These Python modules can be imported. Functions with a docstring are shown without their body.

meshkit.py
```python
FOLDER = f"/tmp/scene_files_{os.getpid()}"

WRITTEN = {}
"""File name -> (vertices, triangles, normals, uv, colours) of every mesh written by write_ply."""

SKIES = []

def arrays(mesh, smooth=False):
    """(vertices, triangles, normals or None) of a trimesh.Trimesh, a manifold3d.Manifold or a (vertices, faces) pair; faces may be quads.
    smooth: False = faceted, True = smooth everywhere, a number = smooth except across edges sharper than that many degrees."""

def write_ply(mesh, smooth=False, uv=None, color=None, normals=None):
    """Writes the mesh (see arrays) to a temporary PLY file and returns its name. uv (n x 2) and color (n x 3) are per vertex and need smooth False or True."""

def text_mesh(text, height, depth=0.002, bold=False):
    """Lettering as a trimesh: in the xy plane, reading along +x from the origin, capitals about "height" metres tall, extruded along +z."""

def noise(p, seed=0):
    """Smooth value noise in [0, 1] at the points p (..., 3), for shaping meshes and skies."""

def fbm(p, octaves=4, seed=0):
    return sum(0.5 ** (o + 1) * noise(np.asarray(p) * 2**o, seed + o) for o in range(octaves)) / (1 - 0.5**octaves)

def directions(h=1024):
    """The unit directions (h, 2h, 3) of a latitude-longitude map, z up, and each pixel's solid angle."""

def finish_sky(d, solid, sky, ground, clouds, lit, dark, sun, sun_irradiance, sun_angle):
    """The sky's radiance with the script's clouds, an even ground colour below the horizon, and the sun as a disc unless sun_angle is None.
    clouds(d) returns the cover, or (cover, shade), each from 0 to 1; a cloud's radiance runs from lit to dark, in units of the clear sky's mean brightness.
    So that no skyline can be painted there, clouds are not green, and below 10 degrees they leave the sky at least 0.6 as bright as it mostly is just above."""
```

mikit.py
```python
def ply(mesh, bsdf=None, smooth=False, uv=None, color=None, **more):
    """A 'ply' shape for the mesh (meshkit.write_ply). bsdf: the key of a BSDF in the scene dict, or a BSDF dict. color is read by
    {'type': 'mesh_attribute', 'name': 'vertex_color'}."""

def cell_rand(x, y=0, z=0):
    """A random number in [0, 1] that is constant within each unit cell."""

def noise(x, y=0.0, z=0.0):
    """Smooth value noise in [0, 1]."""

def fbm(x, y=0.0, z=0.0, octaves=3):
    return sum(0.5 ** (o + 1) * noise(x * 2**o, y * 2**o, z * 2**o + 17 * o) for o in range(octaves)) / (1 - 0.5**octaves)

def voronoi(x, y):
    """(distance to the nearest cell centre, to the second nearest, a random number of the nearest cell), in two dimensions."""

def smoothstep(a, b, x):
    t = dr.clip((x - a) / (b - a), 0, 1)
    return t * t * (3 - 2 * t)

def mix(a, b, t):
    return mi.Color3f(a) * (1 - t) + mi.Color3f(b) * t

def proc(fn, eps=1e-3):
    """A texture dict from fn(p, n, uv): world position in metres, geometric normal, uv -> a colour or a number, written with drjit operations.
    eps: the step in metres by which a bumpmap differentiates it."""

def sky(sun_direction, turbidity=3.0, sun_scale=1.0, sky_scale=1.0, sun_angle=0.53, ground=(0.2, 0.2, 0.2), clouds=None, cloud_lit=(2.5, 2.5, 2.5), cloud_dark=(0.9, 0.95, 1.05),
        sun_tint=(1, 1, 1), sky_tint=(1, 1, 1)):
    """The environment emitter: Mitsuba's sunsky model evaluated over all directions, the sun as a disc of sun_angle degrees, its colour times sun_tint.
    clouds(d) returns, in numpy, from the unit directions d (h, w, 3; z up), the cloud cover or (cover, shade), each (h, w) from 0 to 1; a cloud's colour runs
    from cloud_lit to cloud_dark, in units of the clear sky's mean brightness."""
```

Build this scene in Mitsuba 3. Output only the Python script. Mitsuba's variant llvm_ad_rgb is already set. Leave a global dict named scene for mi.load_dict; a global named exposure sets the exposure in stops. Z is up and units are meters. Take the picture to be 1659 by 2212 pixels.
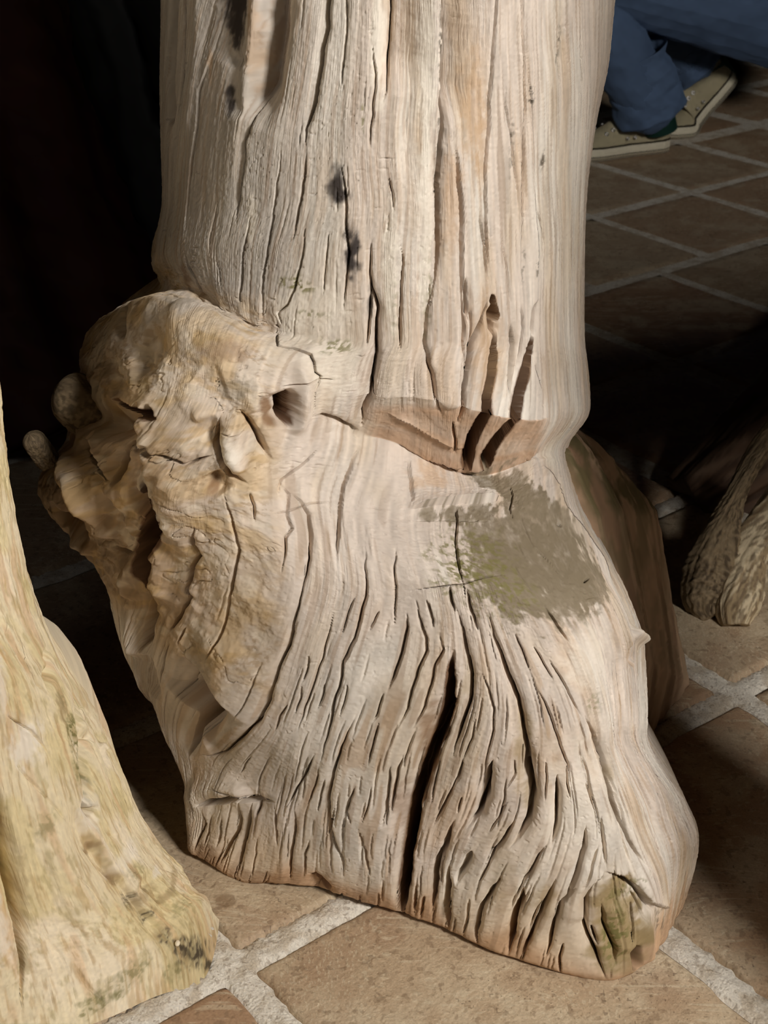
"""A weathered trunk standing on terracotta tiles: Mitsuba 3 scene."""
import math
import numpy as np
import trimesh
import manifold3d
import drjit as dr
import mitsuba as mi
import meshkit
import mikit
from scipy.interpolate import CubicSpline, PchipInterpolator, interp1d
from scipy.ndimage import gaussian_filter, map_coordinates
from scipy.spatial import cKDTree

T = mi.ScalarTransform4f
scene, labels = {}, {}
FINE = 1.0

# ---------------------------------------------------------------- camera, lamps, exposure
PITCH = math.atan(1656 / 3000)
CAM = (0.0, 0.0, 0.91)
scene["camera"] = {
    "type": "thinlens", "fov": math.degrees(2 * math.atan(829.5 / 3000)), "fov_axis": "x",
    "to_world": T().look_at(origin=CAM, target=[0, math.cos(PITCH), CAM[2] - math.sin(PITCH)], up=[0, 0, 1]),
    "aperture_radius": 0.0012, "focus_distance": 1.12, "near_clip": 0.02, "far_clip": 50.0,
}
exposure = 0.08
#        name            position             looks at            half size  radiance
LAMPS = [("key_lamp",  (1.10, -0.44, 1.59), (0.06, 1.00, 0.30), 0.17, (132.0, 125.5, 117.5), "softbox lamp on the right behind the camera"),
         ("added_fill", (-1.25, -0.75, 1.75), (0.00, 1.05, 0.35), 0.40, (1.1, 1.08, 1.08), "added dim fill panel on the left behind the camera, standing in for bounced light")]  # weak fill added in place of light bounced by the room


def add(key, mesh, bsdf, label=None, cat=None, kind=None, group=None, smooth=False, **kw):
    scene[key] = mikit.ply(mesh, bsdf, smooth, **kw)
    d = {}
    if label: d["label"] = label
    if cat: d["category"] = cat
    if kind: d["kind"] = kind
    if group: d["group"] = group
    if d: labels[key] = d


def thing(key, label, cat, group=None):
    labels[key] = {"label": label, "category": cat, **({"group": group} if group else {})}


for name, pos, aim, half, rad, lab in LAMPS:
    tw = T().look_at(origin=pos, target=aim, up=[0, 0, 1])
    q = np.array([[-half, -half, 0], [half, -half, 0], [half, half, 0], [-half, half, 0.0]])
    scene[name + "__diffuser"] = {**mikit.ply((q, np.array([[0, 1, 2, 3]])), "white_cloth"), "to_world": tw,
                                  "emitter": {"type": "area", "radiance": {"type": "rgb", "value": list(rad)}}}
    h2 = half + 0.01
    box = trimesh.Trimesh([[-h2, -h2, .01], [h2, -h2, .01], [h2, h2, .01], [-h2, h2, .01], [-.05, -.05, -.22], [.05, -.05, -.22], [.05, .05, -.22], [-.05, .05, -.22]],
                          [[0, 1, 5], [0, 5, 4], [1, 2, 6], [1, 6, 5], [2, 3, 7], [2, 7, 6], [3, 0, 4], [3, 4, 7], [4, 5, 6], [4, 6, 7]], process=False)
    scene[name + "__housing"] = {**mikit.ply(box, "black_cloth"), "to_world": tw}
    pole = trimesh.creation.cylinder(0.014, segment=[[pos[0], pos[1] - 0.22, 0.0], [pos[0], pos[1] - 0.22, pos[2] + .1]])
    scene[name + "__stand"] = mikit.ply(pole, "black_cloth", 40)
    thing(name, lab, "lamp")

# ---------------------------------------------------------------- materials
def pbr(rough=0.8, color=None, spec=0.25, **kw):
    c = {"type": "mesh_attribute", "name": "vertex_color"} if color is None else {"type": "rgb", "value": list(color)}
    return {"type": "twosided", "bsdf": {"type": "principled", "base_color": c, "roughness": rough, "specular": spec, **kw}}


scene["white_cloth"] = pbr(0.9, (0.8, 0.8, 0.8))
scene["black_cloth"] = pbr(0.8, (0.02, 0.02, 0.02))
scene["wood"] = pbr(0.72)


def fibre(p, n, uv):
    return mikit.noise(uv.x / 0.55, uv.y / 10.0, 3.0) * 0.00030 + mikit.noise(uv.x / 0.24, uv.y / 4.0, 7.0) * 0.00012


scene["grained_wood"] = {"type": "twosided", "bsdf": {"type": "bumpmap", "arbitrary": mikit.proc(fibre, eps=1.2e-4), "scale": 1.0, "bsdf": pbr(0.72)["bsdf"]}}
scene["denim"] = pbr(0.9)
scene["matte"] = pbr(0.85)


# ---------------------------------------------------------------- helpers
def rnd(x, y, seed=0):
    h = (x * 374761393 + y * 668265263 + seed * 144665 * 977) & 0xFFFFFFFF
    h = ((h ^ (h >> 13)) * 1274126177) & 0xFFFFFFFF
    return ((h ^ (h >> 16)) & 0xFFFFFF) / 16777215.0


def n2(x, y, seed=0):
    """Smooth value noise in [0, 1] over two coordinates."""
    x, y = np.broadcast_arrays(np.asarray(x, np.float32), np.asarray(y, np.float32))
    i, j = np.floor(x).astype(np.int64), np.floor(y).astype(np.int64)
    u, v = x - i, y - j
    u, v = u * u * (3 - 2 * u), v * v * (3 - 2 * v)
    a, b = rnd(i, j, seed), rnd(i + 1, j, seed)
    c, d = rnd(i, j + 1, seed), rnd(i + 1, j + 1, seed)
    return ((a * (1 - u) + b * u) * (1 - v) + (c * (1 - u) + d * u) * v).astype(np.float32)


def f2(x, y, seed=0, o=3):
    return sum(0.5 ** (k + 1) * n2(x * 2 ** k, y * 2 ** k, seed + 31 * k) for k in range(o)) / (1 - 0.5 ** o)


def sstep(a, b, x):
    t = np.clip((x - a) / (b - a), 0, 1)
    return t * t * (3 - 2 * t)


def lin(*rgb):
    """sRGB 0..255 -> linear."""
    c = np.array(rgb) / 255.0
    return np.where(c <= 0.04045, c / 12.92, ((c + 0.055) / 1.055) ** 2.4)


def blend(col, other, w):
    return col * (1 - w[..., None]) + np.asarray(other) * w[..., None]

# ---------------------------------------------------------------- surfaces built over a net of control points
def net_surface(P, ang, ua, tv_n, sharp=None):
    """A closed surface: P rows x columns x 3 control points, columns at the angles ang (degrees round the stem), evaluated at the
    angles ua and at tv_n steps down. sharp(t, a) in [0, 1]: where the rows meet in an edge instead of a curve."""
    a2 = np.concatenate([ang, [ang[0] + 360.0]])
    rows = np.stack([CubicSpline(a2, np.vstack([r, r[:1]]), bc_type="periodic")(ua) for r in P])
    step = np.linalg.norm(np.diff(rows, axis=0), axis=2)
    front = np.abs(ua) < 80
    t = np.concatenate([[0], np.cumsum(step[:, front].mean(1))])
    tv = np.linspace(0, t[-1], tv_n) if np.isscalar(tv_n) else np.interp(tv_n, np.arange(len(P)), t)
    S = PchipInterpolator(t, rows, axis=0)(tv)
    if sharp is not None:
        L = interp1d(t, rows, axis=0)(tv)
        w = sharp(np.interp(tv, t, np.arange(len(P)))[:, None], ua[None, :])[..., None]
        S = S * (1 - w) + L * w
    return S, tv


def grid_normals(S, closed=True):
    if closed:
        du = np.roll(S, -1, 1) - np.roll(S, 1, 1)
    else:
        du = np.gradient(S, axis=1)
    dv = np.gradient(S, axis=0)
    n = np.cross(dv, du)
    return n / (np.linalg.norm(n, axis=2, keepdims=True) + 1e-12)


def grid_faces(nv, na, closed=True):
    i, j = np.meshgrid(np.arange(nv - 1), np.arange(na if closed else na - 1), indexing="ij")
    a, b = i * na + j, i * na + (j + 1) % na
    c, d = a + na, b + na
    return np.vstack([np.stack([a, c, b], -1).reshape(-1, 3), np.stack([b, c, d], -1).reshape(-1, 3)])

def carve(P, N, D, strokes, wob, inner=None):
    """Adds cracks, grooves, ridges, steps and hollows to the heights D of the surface points P. A stroke: kind, width, depth (mm), flags, points (mm)."""
    px, py, pz = (np.ascontiguousarray(P[:, k]) for k in range(3))
    for kind, wd, dp, fl, pts in strokes:
        wd, dp = wd * 1e-3, dp * 1e-3
        q = np.array(pts, float).reshape(-1, 3) * 1e-3
        m = {"c": 2.2, "g": 1.2, "r": 1.2, "s": 3.5, "v": 2.2, "h": 1.5}[kind] * wd + 0.004
        lo, hi = q.min(0) - m, q.max(0) + m
        ix = np.flatnonzero((px > lo[0]) & (px < hi[0]) & (pz > lo[2]) & (pz < hi[2]) & (py > lo[1]) & (py < hi[1]))
        if not len(ix):
            continue
        X, NN = P[ix], N[ix]
        best, sd, along = np.full(len(ix), 9.0), np.zeros(len(ix)), np.zeros(len(ix))
        seg = np.diff(q, axis=0)
        ln = np.linalg.norm(seg, axis=1)
        cum, tot = np.concatenate([[0], np.cumsum(ln)]), ln.sum()
        for a, sg, l, c0 in zip(q, seg, ln, cum):
            r = X - a
            t = np.clip(r @ sg / (l * l), 0, 1)
            e = r - t[:, None] * sg
            e = e - (e * NN).sum(1, keepdims=True) * NN * 0.7
            d2 = np.linalg.norm(e, axis=1)
            u = d2 < best
            side = (np.cross(NN[u], sg) * r[u]).sum(1)
            best[u], sd[u], along[u] = d2[u], np.where(side > 0, 1, -1) * d2[u], (c0 + t[u] * l) / tot
        tt = .30 if kind in "cv" and "b" not in fl else .16
        tap = sstep(-.02, tt, 1 - along) * (1 if "t" in fl else sstep(-.02, tt, along))
        if kind in "csv":
            sd = sd + wob[ix] * min(0.0004 + 0.05 * wd, 0.0009)
        x = np.abs(sd)
        if kind == "c":
            ww = (wd * (.80 if wd < .0045 else .92) * (.65 if "h" in fl and wd < .0032 else 1.0)) * (0.30 + 0.70 * tap) / 2
            dp = dp * (1.15 if wd < .0045 else 1.25)
            core = np.clip(1.25 - x / ww, 0, 1)
            if "b" in fl or wd < .0035:
                D[ix] -= dp * tap * ((core ** 0.55 if "b" in fl else core) + 0.05 * np.exp(-(x / (1.6 * ww + 0.001)) ** 2))
            else:                                    # a fold: soft shoulders that meet in a narrow split
                lean = np.where(sd > 0, .55, 1.0)
                D[ix] -= dp * tap * (np.clip(1.25 - x / (ww * .62), 0, 1) + .30 * np.exp(-(x / (1.15 * wd * lean)) ** 2))
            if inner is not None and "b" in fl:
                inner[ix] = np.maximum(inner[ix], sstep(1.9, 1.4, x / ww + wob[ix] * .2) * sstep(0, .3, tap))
        elif kind == "g":
            D[ix] -= dp * tap * np.exp(-(x / (0.6 * wd)) ** 2)
        elif kind == "r":
            D[ix] += dp * tap * np.exp(-(x / (0.6 * wd)) ** 2)
        elif kind == "h":
            D[ix] -= dp * np.clip(1.35 * np.exp(-(x / (0.62 * wd)) ** 4), 0, 1)
        elif kind == "s":
            on = (sd > 0) if "R" in fl else (sd < 0)
            D[ix] += np.where(on, dp * tap * np.exp(-x / wd), 0)
        elif kind == "v":
            gentle = (sd > 0) if "L" in fl else (sd < 0)
            D[ix] -= dp * tap * np.exp(-(x / np.where(gentle, wd, 0.22 * wd)) ** 2)


def grain_lines(shape, ij, slopes, start, sig=9):
    """The grain coordinate over a chart: constant along the fibres, whose slope (columns per row) is known at the points ij."""
    nv, na = shape
    k = 8
    num, den = np.zeros((nv // k + 2, na // k + 2)), np.zeros((nv // k + 2, na // k + 2))
    np.add.at(num, (ij[:, 0] // k, ij[:, 1] // k), slopes)
    np.add.at(den, (ij[:, 0] // k, ij[:, 1] // k), 1.0)
    m = sum(w * gaussian_filter(num, s) for s, w in ((sig / 3, 1), (sig, .3), (sig * 3, .05))) / (sum(w * gaussian_filter(den, s) for s, w in ((sig / 3, 1), (sig, .3), (sig * 3, .05))) + 1e-7)
    ii, jj = np.meshgrid(np.arange(nv) / k, np.arange(na) / k, indexing="ij")
    m = np.clip(map_coordinates(m, [ii, jj], order=1), -2, 2)
    G, j = np.empty((nv, na), np.float32), np.arange(na, dtype=float)
    G[0] = start
    for i in range(1, nv):
        G[i] = np.interp(j - m[i], j, G[i - 1])
    return G

# ---------------------------------------------------------------- the trunk
TRUNK_NET = np.array([-172,1130,1500,-155,1074,1500,-126,1024,1500,-87,984,1500,-44,959,1500,1,950,1500,47,959,1500,90,984,1500,128,1024,1500,158,1074,1500,174,1130,1500,141,1236,1500,55,1301,1500,-52,1301,1500,-139,1236,1500,-172,1130,758,-155,1074,766,-126,1024,772,-87,984,778,-44,959,781,1,950,782,47,959,781,90,984,778,128,1024,772,158,1074,766,174,1130,758,141,1236,758,55,1301,758,-52,1301,758,-139,1236,758,-176,1130,696,-159,1074,707,-129,1024,716,-91,984,724,-47,959,729,-1,950,730,45,959,729,88,984,724,127,1024,716,157,1074,707,174,1130,696,140,1236,696,53,1301,696,-55,1301,696,-143,1236,696,-179,1130,639,-162,1074,652,-132,1024,664,-94,984,674,-50,959,680,-5,950,682,41,959,680,84,984,674,122,1024,664,152,1074,652,168,1130,639,135,1236,639,48,1301,639,-59,1301,639,-146,1236,639,-182,1130,582,-165,1074,598,-135,1024,612,-96,984,624,-53,959,631,-7,950,634,38,959,631,82,984,624,120,1024,612,149,1074,598,165,1130,582,132,1236,582,45,1301,582,-62,1301,582,-149,1236,582,-194,1130,532,-176,1074,551,-144,1024,567,-104,984,581,-59,959,589,-11,950,592,36,959,589,80,984,581,120,1024,567,150,1074,551,167,1130,532,132,1236,532,42,1301,532,-69,1301,532,-159,1236,532,-193,1130,509,-175,1074,526,-144,1024,538,-104,984,532,-59,959,529,-10,950,531,38,959,527,84,984,516,124,1024,500,155,1074,479,172,1130,457,137,1236,462,46,1301,475,-67,1301,491,-158,1236,504,-221,1100,498,-205,1067,519,-167,1001,543,-123,956,542,-76,945,520,-23,949,507,30,951,505,80,971,496,125,1025,473,160,1084,448,177,1130,429,139,1240,435,39,1310,453,-84,1310,474,-183,1230,491,-254,1120,459,-232,1070,481,-188,992,509,-139,940,520,-89,930,507,-34,947,485,23,945,485,76,957,467,124,1001,441,162,1071,416,181,1130,393,140,1247,399,31,1320,416,-103,1320,436,-212,1244,452,-269,1120,401,-248,1076,421,-200,980,460,-150,926,480,-100,919,478,-46,946,457,11,981,430,67,1008,388,113,1034,385,146,1072,377,163,1120,359,122,1243,363,14,1320,373,-120,1320,386,-228,1243,397,-304,1110,319,-280,1066,343,-232,996,380,-173,937,416,-114,911,429,-55,933,413,7,943,392,65,957,381,113,980,373,149,1025,356,170,1090,325,125,1244,325,6,1338,323,-140,1338,321,-258,1250,320,-255,1080,257,-234,1039,283,-191,980,321,-135,924,355,-77,899,359,-16,894,351,45,890,355,99,885,351,144,895,338,178,927,323,203,1000,282,159,1221,280,44,1353,273,-97,1354,265,-212,1247,259,-240,1060,182,-220,1024,206,-177,968,245,-123,924,274,-63,892,287,-1,884,290,60,875,296,115,870,295,161,884,285,199,936,260,219,980,237,175,1212,231,60,1352,218,-81,1353,201,-196,1239,187,-207,1030,120,-192,1006,136,-153,958,170,-102,913,200,-46,889,209,14,878,210,72,861,222,124,855,227,168,870,222,201,903,209,221,950,178,180,1200,173,73,1351,158,-59,1352,140,-166,1227,125,-181,1000,65,-166,979,79,-130,942,106,-80,915,120,-21,892,127,42,875,132,104,858,140,158,851,149,204,866,148,242,907,128,265,955,93,222,1201,90,111,1350,83,-27,1351,75,-138,1216,68,-182,990,21,-168,972,23,-132,947,29,-80,928,38,-17,900,51,50,876,55,114,849,62,172,842,65,221,862,71,260,909,67,282,955,46,238,1194,43,122,1341,37,-22,1341,30,-138,1206,23,-183,999,0,-169,973,0,-134,944,0,-85,939,0,-23,920,0,44,888,0,107,853,0,162,831,0,207,832,0,243,871,0,265,934,0,222,1175,0,110,1321,0,-28,1322,0,-140,1197,0]).reshape(-1, 15, 3) * 1e-3
ANGLES = np.concatenate([np.arange(-90, 91, 18.0), [126, 162, 198, 234.0]])


def read(text):
    out = []
    for line in text.strip().splitlines():
        p = line.split()
        out.append((p[0], float(p[1]), float(p[2]), p[3], [float(x) for x in p[4:]]))
    return out


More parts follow.
